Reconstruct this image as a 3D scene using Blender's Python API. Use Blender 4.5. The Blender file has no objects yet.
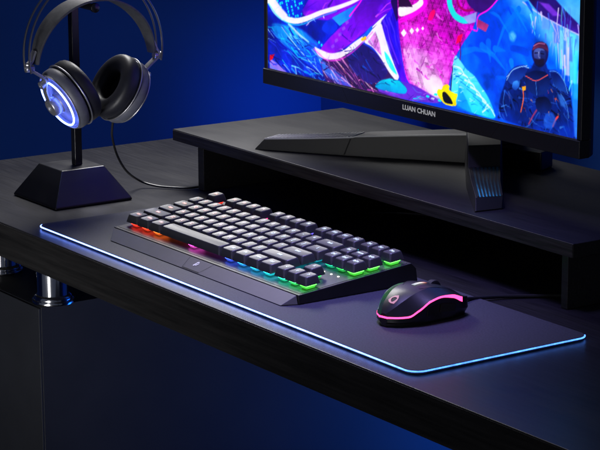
import bpy, math, random
import numpy as np
from mathutils import Vector, Matrix
random.seed(4)
SC = bpy.context.scene
COL = SC.collection
R = math.radians

# ------------------------------------------------------------------ materials
def lin(c):
    return tuple(((v/255)/12.92 if v/255 <= .04045 else ((v/255+.055)/1.055)**2.4) for v in c)

def mat(name, base=(.02,.02,.02), rough=.5, metal=0., spec=.5, emit=None, estr=0., noise=None, bump=None, coat=0., rnoise=None):
    """noise=(scale xyz, amount) varies the base colour; bump=(scale xyz, strength, distance); rnoise=(scale, amount) varies roughness"""
    m = bpy.data.materials.new(name); m.use_nodes = True
    nt = m.node_tree; b = nt.nodes['Principled BSDF']
    b.inputs['Base Color'].default_value = (*base, 1)
    b.inputs['Roughness'].default_value = rough
    b.inputs['Metallic'].default_value = metal
    b.inputs['Specular IOR Level'].default_value = spec
    b.inputs['Coat Weight'].default_value = coat
    if emit:
        b.inputs['Emission Color'].default_value = (*emit, 1)
        b.inputs['Emission Strength'].default_value = estr
    def tex(scale, detail=4, rough_=.6):
        tc = nt.nodes.new('ShaderNodeTexCoord'); mp = nt.nodes.new('ShaderNodeMapping')
        mp.inputs['Scale'].default_value = scale
        nt.links.new(tc.outputs['Object'], mp.inputs['Vector'])
        n = nt.nodes.new('ShaderNodeTexNoise'); n.inputs['Scale'].default_value = 1
        n.inputs['Detail'].default_value = detail; n.inputs['Roughness'].default_value = rough_
        nt.links.new(mp.outputs['Vector'], n.inputs['Vector'])
        return n
    if noise:
        n = tex(noise[0]); r = nt.nodes.new('ShaderNodeValToRGB')
        r.color_ramp.elements[0].position = .32; r.color_ramp.elements[1].position = .7
        a = noise[1]
        r.color_ramp.elements[0].color = (*[v*(1-a) for v in base], 1)
        r.color_ramp.elements[1].color = (*[v*(1+a) for v in base], 1)
        nt.links.new(n.outputs['Fac'], r.inputs['Fac']); nt.links.new(r.outputs['Color'], b.inputs['Base Color'])
    if rnoise:
        n = tex(rnoise[0]); mr = nt.nodes.new('ShaderNodeMapRange')
        mr.inputs['From Min'].default_value = .3; mr.inputs['From Max'].default_value = .7
        mr.inputs['To Min'].default_value = rough-rnoise[1]; mr.inputs['To Max'].default_value = rough+rnoise[1]
        nt.links.new(n.outputs['Fac'], mr.inputs['Value']); nt.links.new(mr.outputs['Result'], b.inputs['Roughness'])
    if bump:
        n = tex(bump[0], 3); bp = nt.nodes.new('ShaderNodeBump')
        bp.inputs['Strength'].default_value = bump[1]; bp.inputs['Distance'].default_value = bump[2]
        nt.links.new(n.outputs['Fac'], bp.inputs['Height']); nt.links.new(bp.outputs['Normal'], b.inputs['Normal'])
    return m

M = {}
M['wood'] = mat('black_wood', (.020,.020,.0225), .36, spec=.3, noise=((16,480,480),.45), bump=((18,600,600),.16,.0003), rnoise=((7,16,16),.04))
M['wood_edge'] = mat('black_wood_edge', (.008,.0075,.0075), .6, spec=.3, noise=((10,220,220),.6), bump=((14,300,300),.4,.0006))
M['riser_wood'] = mat('riser_wood', (.018,.018,.020), .40, spec=.3, noise=((14,420,420),.35), bump=((18,600,600),.16,.0003), rnoise=((7,16,16),.04))
M['riser_edge'] = mat('riser_edge_band', (.026,.024,.024), .6, spec=.3, noise=((14,320,320),.6), bump=((14,300,300),.4,.0006))
M['laminate'] = mat('cabinet_laminate', (.010,.011,.015), .58, spec=.4, noise=((8,8,8),.2))
M['chrome'] = mat('chrome', (.72,.73,.76), .14, metal=1)
M['wall'] = mat('blue_paint', (.006,.042,.20), .85, spec=.2, noise=((3,3,3),.05), bump=((220,220,220),.1,.0005))
M['floor'] = mat('dark_floor', (.02,.022,.03), .5, noise=((4,4,4),.3))
M['pad'] = mat('pad_cloth', (.047,.050,.070), .66, spec=.25, noise=((520,520,520),.28), bump=((1500,1500,1500),.18,.0002))
M['rubber'] = mat('black_rubber', (.012,.012,.013), .7)
M['plastic'] = mat('black_plastic', (.016,.016,.018), .42, noise=((60,60,60),.12), bump=((1600,1600,1600),.08,.0001))
M['plate'] = mat('keyboard_plate', (.040,.041,.047), .38, bump=((1800,1800,1800),.1,.0001))
M['bar'] = mat('grey_satin_plastic', (.115,.115,.12), .5, noise=((50,50,50),.06), bump=((1800,1800,1800),.12,.0001))
M['cap'] = mat('keycap_plastic', (.040,.040,.044), .42, spec=.65, noise=((90,90,90),.12), bump=((1400,1400,1400),.12,.0001))
M['groove'] = mat('groove_black', (.004,.004,.004), .7)
M['cable'] = mat('cable_rubber', (.012,.012,.013), .42)
M['mouse'] = mat('mouse_shell', (.011,.011,.013), .36, spec=.5, bump=((1800,1800,1800),.1,.0001))
M['mouse_grip'] = mat('mouse_grip', (.008,.008,.008), .7, bump=((500,500,500),.4,.0003))
M['stand_gloss'] = mat('stand_black', (.011,.011,.012), .34, spec=.5, rnoise=((14,14,14),.09))
M['pole'] = mat('pole_black', (.006,.006,.008), .25, spec=.6)
M['bezel'] = mat('bezel_black', (.014,.014,.016), .42, noise=((80,80,80),.1), bump=((1500,1500,1500),.08,.0001))
M['foot'] = mat('foot_black', (.010,.010,.0115), .5, noise=((60,60,60),.1))
M['foot_mesh_highlight'] = mat('foot_perforation_highlight', (.7,.7,.7), .45)  # white of the rib strip and of the added edge highlight
M['leather'] = mat('band_leather', (.07,.072,.08), .40, noise=((120,120,120),.2), bump=((500,500,500),.3,.0004))
M['padleather'] = mat('ear_pad_leather', (.013,.0135,.021), .48, noise=((150,150,150),.2), bump=((260,260,260),.25,.0006))
M['wire'] = mat('dark_steel', (.30,.30,.32), .32, metal=1)
M['grey_metal'] = mat('grey_metal', (.46,.46,.50), .34, metal=.8)
M['shell'] = mat('cup_shell', (.11,.115,.15), .45, metal=0, noise=((80,80,80),.15))
M['mesh_cloth'] = mat('cup_inner_cloth', (.006,.006,.008), .9)
M['white_print'] = mat('white_print', (.8,.8,.8), .6, emit=(1,1,1), estr=.12)  # white print with a faint emission added to lift it
def glow(name, c, s): return mat(name, (.02,.02,.02), .4, emit=c, estr=s)
M['ring'] = glow('cup_ring_glow', (.10,.17,1.0), 22)
M['mouse_pink'] = glow('mouse_pink_glow', (1.0,.055,.24), 3.4)
M['mouse_green'] = glow('mouse_green_glow', (.03,.40,.22), .3)
M['mouse_logo'] = glow('mouse_logo_glow', (.8,.35,.55), .75)
M['led_white'] = glow('led_white', (1,1,.9), 2.2)
M['led_red'] = glow('led_red', (1,.03,.04), 2.5)

def ramp_emission(m, axis, stops, strength):
    """emission colour of a light guide that really changes along its length (object coordinates, metres)"""
    nt = m.node_tree; b = nt.nodes['Principled BSDF']
    tc = nt.nodes.new('ShaderNodeTexCoord'); sx = nt.nodes.new('ShaderNodeSeparateXYZ')
    nt.links.new(tc.outputs['Object'], sx.inputs[0])
    mr = nt.nodes.new('ShaderNodeMapRange')
    mr.inputs['From Min'].default_value = stops[0][0]; mr.inputs['From Max'].default_value = stops[-1][0]
    nt.links.new(sx.outputs[axis], mr.inputs['Value'])
    r = nt.nodes.new('ShaderNodeValToRGB'); e = r.color_ramp.elements
    w = stops[-1][0]-stops[0][0]
    for i, (p, c) in enumerate(stops):
        el = e[i] if i < 2 else e.new(1.0)
        el.position = (p-stops[0][0])/w; el.color = (*c, 1)
    nt.links.new(mr.outputs['Result'], r.inputs['Fac']); nt.links.new(r.outputs['Color'], b.inputs['Emission Color'])
    n = nt.nodes.new('ShaderNodeTexNoise'); n.inputs['Scale'].default_value = 150; n.inputs['Detail'].default_value = 2
    nt.links.new(tc.outputs['Object'], n.inputs['Vector'])
    ms_ = nt.nodes.new('ShaderNodeMapRange'); ms_.inputs['From Min'].default_value = .3; ms_.inputs['From Max'].default_value = .7
    ms_.inputs['To Min'].default_value = strength*.7; ms_.inputs['To Max'].default_value = strength*1.3
    nt.links.new(n.outputs['Fac'], ms_.inputs['Value']); nt.links.new(ms_.outputs['Result'], b.inputs['Emission Strength'])

# ------------------------------------------------------------------ mesh helpers
class MB:
    def __init__(s): s.v = []; s.f = []
    def add(s, verts, faces):
        n = len(s.v); s.v += [tuple(p) for p in verts]; s.f += [tuple(i+n for i in f) for f in faces]; return s
    def box(s, x0, x1, y0, y1, z0, z1):
        return s.add([(x0,y0,z0),(x1,y0,z0),(x1,y1,z0),(x0,y1,z0),(x0,y0,z1),(x1,y0,z1),(x1,y1,z1),(x0,y1,z1)],
                     [(0,3,2,1),(4,5,6,7),(0,1,5,4),(1,2,6,5),(2,3,7,6),(3,0,4,7)])
    def loft(s, rings, cap0=True, cap1=True, closed=False):
        n = len(rings[0]); b = len(s.v)
        for r in rings: s.v += [tuple(p) for p in r]
        k = len(rings)
        for i in range(k if closed else k-1):
            j = (i+1) % k
            for a in range(n):
                c = (a+1) % n
                s.f.append((b+i*n+a, b+i*n+c, b+j*n+c, b+j*n+a))
        if not closed:
            if cap0: s.f.append(tuple(b+a for a in reversed(range(n))))
            if cap1: s.f.append(tuple(b+(k-1)*n+a for a in range(n)))
        return s
    def prism(s, poly, z0, z1):
        return s.loft([[(x,y,z0) for x,y in poly],[(x,y,z1) for x,y in poly]])
    def tube(s, pts, r, n=10, closed=False, rx=None):
        pts = [Vector(p) for p in pts]; rings = []; k = len(pts)
        prev = None
        for i, p in enumerate(pts):
            if closed: t = pts[(i+1)%k]-pts[i-1]
            else: t = pts[min(i+1,k-1)]-pts[max(i-1,0)]
            t.normalize()
            if prev is None:
                up = Vector((0,0,1)) if abs(t.z) < .9 else Vector((1,0,0))
                u = t.cross(up).normalized()
            else: u = (prev-t*prev.dot(t)).normalized()
            prev = u; w = t.cross(u)
            rr = r[i] if isinstance(r, (list,tuple)) else r
            rings.append([p+u*(rr*math.cos(2*math.pi*a/n))+w*((rx or rr)*math.sin(2*math.pi*a/n)) for a in range(n)])
        return s.loft(rings, closed=closed)
    def lathe(s, prof, n=48, M4=None, cap=True):
        """prof: (radius, height) about local Z, moved by M4"""
        M4 = M4 or Matrix(); rings = []
        for r, h in prof:
            rings.append([M4 @ Vector((r*math.cos(2*math.pi*a/n), r*math.sin(2*math.pi*a/n), h)) for a in range(n)])
        return s.loft(rings, cap, cap)
    def build(s, name, m, parent=None, bevel=0, smooth=40, seg=2, origin=None):
        o_ = Vector(origin) if origin else (ORG[parent.name] if parent else Vector((0,0,0)))
        me = bpy.data.meshes.new(name)
        me.from_pydata([Vector(p)-o_ for p in s.v], [], s.f); me.validate()
        me.materials.append(m)
        if smooth:
            me.polygons.foreach_set('use_smooth', [True]*len(me.polygons))
            me.set_sharp_from_angle(angle=R(smooth))
        me.update()
        import bmesh as _b
        bm = _b.new(); bm.from_mesh(me); _b.ops.recalc_face_normals(bm, faces=bm.faces); bm.to_mesh(me); bm.free()
        o = bpy.data.objects.new(name, me); COL.objects.link(o)
        if parent: o.parent = parent
        else: o.location = o_
        ORG[o.name] = o_
        if bevel:
            bv = o.modifiers.new('bevel', 'BEVEL'); bv.width = bevel; bv.segments = seg; bv.limit_method = 'ANGLE'; bv.angle_limit = R(30); bv.harden_normals = True
        return o
ORG = {}
def thing(name, loc, label, cat, group=None):
    o = bpy.data.objects.new(name, None); COL.objects.link(o); o.location = loc; ORG[o.name] = Vector(loc)
    o.empty_display_size = .05
    return tag(o, label, cat, group)
def tag(o, label, cat, group=None):
    o['label'] = label; o['category'] = cat
    if group: o['group'] = group
    return o
def structure(o): o['kind'] = 'structure'; return o
def catmull(pts, per=10, closed=False):
    P = [Vector(p) for p in pts]; n = len(P); out = []
    g = (lambda i: P[i % n]) if closed else (lambda i: P[min(max(i,0),n-1)])
    for i in range(n if closed else n-1):
        a,b,c,d = g(i-1),g(i),g(i+1),g(i+2)
        for k in range(per):
            t = k/per
            out.append(.5*((2*b)+(c-a)*t+(2*a-5*b+4*c-d)*t*t+(3*b-a-3*c+d)*t*t*t))
    if not closed: out.append(P[-1])
    return out
def text_mesh(s, size, depth=0., font_scale=0.):
    cu = bpy.data.curves.new('text', 'FONT'); cu.body = s; cu.size = size; cu.align_x = 'CENTER'; cu.align_y = 'CENTER'
    cu.extrude = depth; cu.offset = font_scale; cu.resolution_u = 3
    o = bpy.data.objects.new('text', cu); COL.objects.link(o)
    dg = bpy.context.evaluated_depsgraph_get()
    me = bpy.data.meshes.new_from_object(o.evaluated_get(dg))
    bpy.data.objects.remove(o); bpy.data.curves.remove(cu)
    return me
ART = [
('p',[(-42.6,297.5),(126.8,311.3),(127.0,117.7),(-45.2,117.2)],(22,60,200),(10,24,110),7.5,1,1),
('p',[(-30.5,239.4),(49.2,247.3),(36.6,211.0),(-1.0,211.6)],(20,170,225),(10,120,220),3.75,0.9,2),
('p',[(-26.7,201.6),(36.5,201.6),(73.3,187.2),(109.3,170.8),(140.7,149.6),(97.3,148.4),(36.3,163.9),(-22.6,187.7)],(40,160,235),(24,80,215),3.75,0.9,1),
('p',[(-29.0,184.6),(7.1,174.5),(48.6,158.4),(73.1,147.5),(15.3,147.0),(-29.5,150.8)],(24,50,170),(30,70,200),3.75,0.9,1),
('l',[(-3.2,198.3),(19.8,183.2),(44.6,169.7),(67.1,158.4),(81.2,150.9)],1.38,0.8,(190,225,255),1.0,0.9),
('l',[(-26.8,192.0),(2.9,176.4),(36.3,161.6),(60.9,150.6)],1.15,1.15,(110,170,255),1.0,0.6),
('p',[(-29.4,158.1),(-5.9,151.4),(11.0,144.1),(-29.6,143.6)],(150,130,220),None,1.88,1,0),
('p',[(-29.3,161.7),(-18.5,164.2),(-22.9,157.7),(-29.4,154.5)],(190,20,50),None,1.0,1,0),
('p',[(73.3,191.9),(101.3,181.3),(89.3,175.2),(69.2,179.7)],(0,190,235),(20,120,230),1.88,0.9,2),
('b',[(-35.3,198.2),(36.5,201.6),(81.3,185.9),(127.0,152.3),(140.7,140.4),(36.1,135.5),(-36.1,140.3)],170,-21.9,16,7.800000000000001,33.800000000000004,0.6,3,[(120,200,255),(60,160,245),(16,40,150),(10,24,100),(40,210,240),(190,225,255),(70,80,220)]),
('p',[(73.2,170.9),(127.0,184.5),(159.8,197.6),(205.2,178.5),(227.5,165.7),(238.7,145.0),(156.2,133.4),(87.3,142.4)],(60,30,92),(78,40,110),2.5,1,1),
('l',[(89.3,163.6),(127.0,147.7)],1.03,0.57,(200,120,190),0.88,0.85),
('l',[(107.3,172.9),(148.4,150.6)],1.84,0.57,(225,180,215),0.88,0.85),
('l',[(127.0,179.9),(167.7,148.7)],0.92,0.57,(150,80,170),0.88,0.85),
('l',[(136.7,185.7),(179.1,148.0)],1.61,0.57,(170,90,150),0.88,0.85),
('l',[(97.3,157.7),(117.2,146.4)],1.38,0.57,(130,210,240),0.88,0.85),
('l',[(117.2,167.2),(140.7,149.6)],0.8,0.57,(220,150,140),0.88,0.85),
('p',[(77.3,169.1),(97.3,164.6),(125.0,154.4),(140.7,145.0),(109.2,145.3),(81.2,155.6)],(60,150,235),(90,90,200),3.12,0.8,0),
('b',[(73.2,168.6),(127.0,182.2),(163.7,191.3),(194.2,154.5),(190.6,133.7),(97.3,134.4)],150,-26.1,14,6.5,33.800000000000004,0.5,2.2,[(235,170,215),(170,90,170),(40,18,60),(28,12,48),(210,130,190),(250,220,235),(120,60,140),(90,120,220)]),
('p',[(121.1,186.1),(152.1,198.9),(175.1,194.9),(201.5,182.5),(209.0,167.8),(171.5,151.5),(140.6,165.6)],(34,28,104),(56,40,120),1.25,1,0),
('p',[(32.5,212.9),(61.4,246.2),(226.3,286.8),(226.7,247.4),(208.4,238.9),(182.5,222.7),(127.0,189.1),(89.3,172.9),(73.2,180.2),(101.4,202.1),(126.9,218.7)],(96,16,190),(140,34,215),1.88,1,1),
('p',[(36.7,220.4),(61.4,243.9),(107.3,248.5),(97.4,231.5)],(150,60,225),(90,20,180),2.5,0.9,0),
('b',[(36.6,215.7),(61.4,246.2),(226.4,275.9),(223.1,244.9),(182.5,222.7),(127.0,191.4),(89.3,175.2),(77.3,183.1),(126.9,218.7)],70,28.4,12,10.4,52.0,0.8,4,[(150,60,240),(110,20,190),(70,8,140),(185,90,250),(90,14,170)]),
('p',[(99.4,220.3),(152.0,242.9),(136.6,224.4),(115.2,212.9)],(46,112,215),(60,150,230),1.0,1,0),
('p',[(85.4,214.1),(101.4,220.5),(113.2,210.3),(97.4,199.3),(77.4,204.0)],(30,70,200),None,1.88,0.9,0),
('p',[(97.4,187.8),(103.3,190.8),(105.3,187.6),(99.3,184.6)],(150,110,250),None,0.75,0.7,0),
('p',[(104.5,195.6),(110.5,198.6),(112.4,195.4),(106.5,192.3)],(150,110,250),None,0.75,0.7,0),
('p',[(111.6,203.3),(117.6,206.3),(119.5,203.1),(113.6,200.1)],(150,110,250),None,0.75,0.7,0),
('p',[(118.7,211.0),(124.6,213.9),(126.6,210.7),(120.7,207.8)],(150,110,250),None,0.75,0.7,0),
('p',[(125.8,218.6),(131.6,221.5),(133.6,218.3),(127.7,215.4)],(150,110,250),None,0.75,0.7,0),
('p',[(140.5,233.8),(174.7,257.6),(211.9,261.3),(178.6,233.4),(148.3,212.1)],(60,10,130),(120,20,190),3.75,0.7,0),
('l',[(165.5,205.0),(190.0,223.5),(208.5,236.7),(224.9,249.4)],1.84,1.84,(160,90,240),1.25,0.8),
('l',[(134.7,226.4),(155.8,244.5),(161.5,254.0)],2.53,1.15,(250,40,220),1.0,0.9),
('l',[(-30.6,227.4),(-17.9,215.7),(3.2,208.5),(28.3,208.3),(53.1,215.2),(77.4,224.2),(109.3,232.8),(140.5,242.9),(163.4,253.1)],8.62,3.45,(240,232,250),1.25,1),
('p',[(-28.3,239.6),(-7.2,222.8),(11.7,213.0),(-5.3,206.4),(-26.5,216.0)],(236,226,248),None,2.5,1,0),
('l',[(11.6,203.5),(36.5,192.2),(52.9,187.1)],3.45,1.38,(190,220,255),1.75,0.9),
('p',[(63.1,183.7),(73.3,181.4),(97.3,178.5),(123.1,185.2),(140.6,196.4),(163.6,208.2),(186.2,225.3),(208.4,238.9),(190.0,221.3),(167.4,205.3),(140.6,187.3),(113.2,174.7),(89.3,170.6),(71.2,173.0)],(240,228,248),None,1.12,1,0),
('l',[(159.8,205.5),(186.2,222.0)],1.15,1.15,(60,30,120),0.62,0.8),
('p',[(159.8,199.8),(175.0,211.8),(186.2,223.1),(195.6,225.3),(201.2,211.5),(212.5,190.5),(229.3,170.4),(223.9,163.0),(209.0,172.2),(194.0,186.0),(178.8,196.5)],(236,224,248),None,1.12,1,0),
('p',[(169.3,201.0),(184.4,215.1),(192.0,201.4),(195.8,188.5)],(216,150,214),(190,120,215),1.12,1,3),
('p',[(157.9,203.0),(167.4,213.1),(176.8,220.9),(178.7,216.7),(165.5,205.0)],(30,110,225),None,0.75,1,0),
('p',[(156.0,202.8),(165.5,207.3),(167.4,203.0),(157.9,200.7)],(240,190,30),None,0.62,1,0),
('p',[(199.5,195.6),(208.8,190.1),(220.0,178.1),(225.6,170.0),(212.7,174.9),(203.3,184.9)],(60,220,235),None,1.25,1,0),
('p',[(193.7,226.2),(208.4,238.9),(223.0,251.4),(230.5,232.5),(229.0,199.2),(236.5,178.0),(244.0,162.4),(233.0,163.1),(220.0,180.4),(205.0,205.2)],(62,34,210),(96,24,214),1.25,1,1),
('p',[(208.5,227.8),(219.4,244.5),(225.2,209.8),(231.0,181.8),(219.9,195.9)],(40,20,150),(60,40,240),1.88,0.8,0),
('b',[(193.7,226.2),(208.4,238.9),(223.0,251.4),(230.5,232.5),(229.0,199.2),(236.5,178.0),(244.0,162.4),(233.0,163.1),(220.0,180.4),(205.0,205.2)],40,-61.7,6,10.4,39.0,0.8,3,[(40,20,150),(90,70,255),(120,60,240),(30,10,110)]),
('l',[(204.9,223.0),(212.4,203.9),(227.3,183.5)],1.61,1.61,(130,90,255),1.25,0.7),
('p',[(212.0,250.3),(226.3,286.8),(228.6,238.9),(223.2,229.5)],(40,10,90),None,1.25,1,0),
('p',[(222.6,297.3),(399.7,333.4),(368.7,266.6),(362.4,251.3),(356.1,235.9),(339.6,219.1),(328.0,204.9),(319.8,182.4),(313.4,153.4),(292.3,156.9),(263.9,159.6),(242.1,165.5),(232.7,193.1),(225.0,231.9)],(150,0,150),(205,20,200),1.25,1,3),
('p',[(226.8,234.3),(275.4,231.0),(312.2,220.1),(329.7,205.1),(319.8,180.2),(309.8,157.2),(285.3,158.1),(249.4,166.5),(234.5,193.3)],(212,40,205),(222,160,228),8.75,0.9,3),
('p',[(234.4,206.5),(274.0,204.7),(295.4,185.7),(302.8,160.6),(267.5,160.1),(242.1,169.9)],(215,150,222),(232,200,232),10.0,0.85,3),
('p',[(270.8,173.7),(302.5,180.1),(313.2,164.2),(302.9,154.1),(278.2,157.2)],(238,215,236),None,5.0,0.9,0),
('p',[(224.9,247.3),(244.8,248.3),(262.6,255.6),(266.1,264.6),(273.3,254.5),(255.6,244.0),(226.8,234.3)],(236,228,240),None,1.0,1,0),
('p',[(224.7,262.6),(241.1,259.9),(252.0,249.0),(226.7,246.3)],(50,16,66),None,0.88,1,0),
('p',[(262.5,266.4),(273.3,254.5),(255.6,244.0),(226.8,233.2),(226.9,227.7),(262.8,241.5),(280.3,255.3),(273.1,267.4)],(250,40,220),None,1.25,1,0),
('b',[(226.9,232.1),(352.1,267.0),(362.4,251.3),(339.6,219.1),(319.8,180.2),(313.4,155.5),(267.5,160.1),(238.2,189.3)],60,-41.5,40,3.9000000000000004,13.0,1,3.5,[(250,60,235),(240,170,245),(170,20,170),(190,90,220),(255,190,250),(120,0,130)]),
('p',[(231.0,218.2),(236.1,223.2),(241.2,219.4),(236.1,214.4)],(244,230,246),None,0.62,1,0),
('p',[(246.2,222.2),(250.5,226.4),(254.8,223.2),(250.6,219.0)],(244,230,246),None,0.62,1,0),
('p',[(257.1,224.5),(260.3,227.7),(263.6,225.3),(260.4,222.1)],(244,230,246),None,0.62,1,0),
('p',[(267.6,227.4),(270.1,229.8),(272.6,227.9),(270.1,225.5)],(244,230,246),None,0.62,1,0),
('p',[(282.2,245.8),(289.1,250.8),(292.7,248.0),(285.8,237.5),(278.8,237.8)],(235,20,120),None,1.0,1,0),
('p',[(331.0,226.6),(339.4,229.7),(336.2,220.8),(327.7,217.7)],(230,20,90),None,1.25,1,0),
('p',[(339.6,219.1),(356.1,235.9),(365.7,253.7),(383.6,332.1),(551.2,345.7),(559.6,130.3),(388.2,139.6),(310.0,150.7),(319.8,182.4),(328.0,204.9)],(14,104,220),(24,90,205),1.88,1,1),
('p',[(400.2,313.0),(537.5,325.2),(541.2,227.4),(489.1,220.9),(449.3,256.7),(417.4,269.6)],(70,160,235),(130,190,235),17.5,0.85,0),
('p',[(375.5,259.0),(402.0,241.1),(396.6,198.8),(370.1,205.9),(353.1,220.7)],(10,80,200),None,11.25,0.8,0),
('p',[(494.1,251.7),(500.2,251.4),(501.5,212.4),(495.4,212.6)],(150,215,225),None,1.75,0.75,0),
('p',[(500.0,256.3),(509.0,256.4),(510.7,207.5),(501.7,207.3)],(196,190,235),None,1.75,0.75,0),
('p',[(509.3,249.4),(518.2,249.5),(520.0,200.7),(511.0,200.5)],(120,225,215),None,1.75,0.75,0),
('p',[(484.7,260.6),(493.8,260.6),(494.6,237.7),(485.5,237.6)],(110,120,215),None,1.75,0.75,0),
('p',[(499.9,242.3),(504.1,241.8),(505.0,216.8),(500.7,217.3)],(70,120,205),None,1.75,0.75,0),
('p',[(508.4,247.3),(513.2,246.9),(514.1,222.0),(509.3,222.4)],(90,110,210),None,1.75,0.75,0),
('p',[(515.8,234.2),(521.7,234.0),(523.5,185.1),(517.5,185.3)],(90,220,225),None,1.75,0.75,0),
('p',[(466.0,268.7),(478.3,269.0),(478.9,249.9),(466.6,249.5)],(120,160,230),None,1.75,0.75,0),
('p',[(416.9,228.4),(447.1,227.9),(447.4,217.7),(431.5,220.8),(417.1,221.1)],(20,84,190),None,1.25,1,0),
('p',[(415.0,238.5),(421.3,242.3),(427.8,237.9),(423.2,231.2),(416.8,232.5)],(120,190,245),None,3.75,0.8,0),
('p',[(431.2,287.4),(476.2,287.8),(504.0,270.7),(525.3,259.2),(525.6,249.3),(495.5,255.8),(461.6,264.1)],(44,30,96),(70,40,130),1.25,1,1),
('l',[(436.3,273.6),(461.6,264.1),(495.5,255.8),(525.6,249.3)],1.38,1.38,(190,190,240),0.88,0.9),
('p',[(461.2,276.2),(476.6,275.8),(495.1,265.8),(483.1,264.5)],(120,70,190),None,1.88,1,0),
('b',[(448.7,277.0),(524.7,274.9),(528.3,175.8),(497.3,201.7),(477.9,235.7),(443.4,245.9)],70,-88.1,5,7.800000000000001,33.800000000000004,0.8,3,[(140,200,240),(190,180,240),(90,120,220),(120,225,220),(60,90,200),(215,200,245)]),
('b',[(339.6,219.1),(365.7,251.6),(448.7,277.0),(466.1,218.0),(403.6,178.7),(388.1,144.9),(336.8,191.0)],30,-41.2,30,13.0,65.0,3,9,[(20,120,235),(40,140,245),(10,80,200)]),
('p',[(351.2,308.7),(408.2,313.7),(394.8,269.3),(375.6,254.8),(359.0,255.1),(342.0,265.9)],(44,20,84),(70,34,120),1.5,1,0),
('l',[(314.8,271.6),(316.7,256.9),(325.5,247.2),(339.1,243.5),(354.2,246.2)],9.77,5.75,(60,206,206),1.0,1),
('p',[(339.0,247.7),(362.3,255.5),(360.9,244.8),(349.3,241.4)],(150,150,215),None,1.25,1,0),
('l',[(326.7,270.7),(332.0,258.6),(342.3,254.4),(355.6,256.8)],2.53,2.53,(150,0,100),0.75,1),
('l',[(401.1,276.2),(382.0,259.7),(365.7,252.7),(362.5,247.1),(364.5,234.7),(354.4,236.7)],1.61,1.61,(250,50,220),0.75,1),
('p',[(364.2,248.3),(382.4,244.1),(377.7,236.2),(362.7,239.8)],(146,62,112),(180,80,130),0.75,1,0),
('l',[(334.5,220.6),(336.5,205.9),(330.1,183.7)],1.49,1.49,(100,10,80),0.62,1),
('p',[(326.2,206.8),(334.9,201.5),(346.9,192.3),(360.5,187.7),(370.7,178.5),(382.5,169.5),(391.1,158.0),(397.9,146.3),(361.4,147.3),(330.7,151.5),(320.1,165.1),(321.4,189.0)],(120,208,235),(60,190,225),1.12,1,0),
('l',[(323.0,193.5),(336.7,193.2),(343.7,185.5)],2.3,1.15,(222,244,250),1.0,0.9),
('l',[(333.4,187.4),(347.0,186.0),(354.0,178.3)],2.3,1.15,(222,244,250),1.0,0.9),
('l',[(343.8,181.2),(357.3,178.8),(364.2,171.2)],2.3,1.15,(222,244,250),1.0,0.9),
('l',[(354.0,175.1),(367.5,171.7),(374.4,164.1)],2.3,1.15,(222,244,250),1.0,0.9),
('l',[(364.2,169.1),(377.7,164.6),(384.5,157.1)],2.3,1.15,(222,244,250),1.0,0.9),
('l',[(374.4,163.1),(387.8,157.5),(394.5,150.1)],2.3,1.15,(222,244,250),1.0,0.9),
('l',[(324.9,185.2),(340.4,180.8)],1.03,1.03,(30,110,190),0.75,0.8),
('l',[(336.2,178.7),(351.5,173.7)],1.03,1.03,(30,110,190),0.75,0.8),
('l',[(347.3,172.3),(362.6,166.7)],1.03,1.03,(30,110,190),0.75,0.8),
('l',[(358.4,165.9),(373.6,159.8)],1.03,1.03,(30,110,190),0.75,0.8),
('l',[(369.5,159.6),(384.6,152.8)],1.03,1.03,(30,110,190),0.75,0.8),
('p',[(333.7,175.6),(347.6,160.3),(358.0,146.8),(330.7,149.3)],(30,140,225),None,1.88,0.7,0),
('b',[(326.2,206.8),(334.9,201.5),(346.9,192.3),(360.5,187.7),(370.7,178.5),(382.5,169.5),(391.1,158.0),(397.9,146.3),(361.4,147.3),(330.7,151.5),(320.1,165.1),(321.4,189.0)],70,27.7,20,3.9000000000000004,13.0,0.7,2,[(225,248,252),(150,230,245),(40,130,200),(20,90,170),(190,240,250)]),
('p',[(223.8,165.3),(253.0,164.7),(295.9,155.2),(303.0,149.7),(238.7,145.0),(179.1,148.0)],(104,62,184),(120,70,190),1.25,1,0),
('p',[(179.1,150.2),(194.1,161.3),(212.8,165.5),(231.2,165.1),(244.0,156.9),(238.7,150.6)],(24,190,214),(10,150,200),1.25,1,0),
('p',[(278.2,156.1),(283.5,155.7),(281.8,153.3),(276.5,153.6)],(40,220,225),None,0.62,1,0),
('p',[(287.1,155.1),(292.4,154.8),(290.7,152.3),(285.4,152.7)],(190,190,235),None,0.62,1,0),
('p',[(292.3,160.2),(297.6,159.8),(295.9,157.4),(290.6,157.8)],(40,220,225),None,0.62,1,0),
('p',[(299.4,154.7),(304.7,154.3),(303.0,151.9),(297.7,152.2)],(40,220,225),None,0.62,1,0),
('p',[(304.6,159.7),(309.8,159.4),(308.1,157.0),(302.9,157.3)],(190,190,235),None,0.62,1,0),
('p',[(295.8,159.6),(297.5,165.3),(304.5,165.2),(306.2,169.7),(313.0,172.8),(318.3,171.4),(316.6,166.8),(325.3,164.8),(332.2,164.6),(330.5,160.1),(328.9,156.6),(330.7,151.5),(320.4,150.0),(308.2,150.5)],(236,206,24),None,0.62,1,0),
('p',[(304.5,161.9),(309.7,164.8),(320.2,158.7),(325.5,151.8),(308.2,151.5)],(14,18,36),None,0.62,1,0),
('l',[(323.0,193.5),(320.1,167.3)],1.38,1.38,(60,20,80),0.75,1),
('p',[(399.5,148.7),(402.2,170.2),(409.9,185.9),(414.5,198.0),(427.1,206.9),(441.3,209.7),(450.9,205.8),(456.8,216.8),(473.9,216.9),(477.2,209.2),(490.9,211.0),(500.3,202.1),(511.3,191.5),(516.3,176.1),(521.4,160.6),(525.0,143.0),(476.2,143.5),(436.8,145.8)],(22,44,104),(20,56,140),2.0,1,1),
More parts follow.
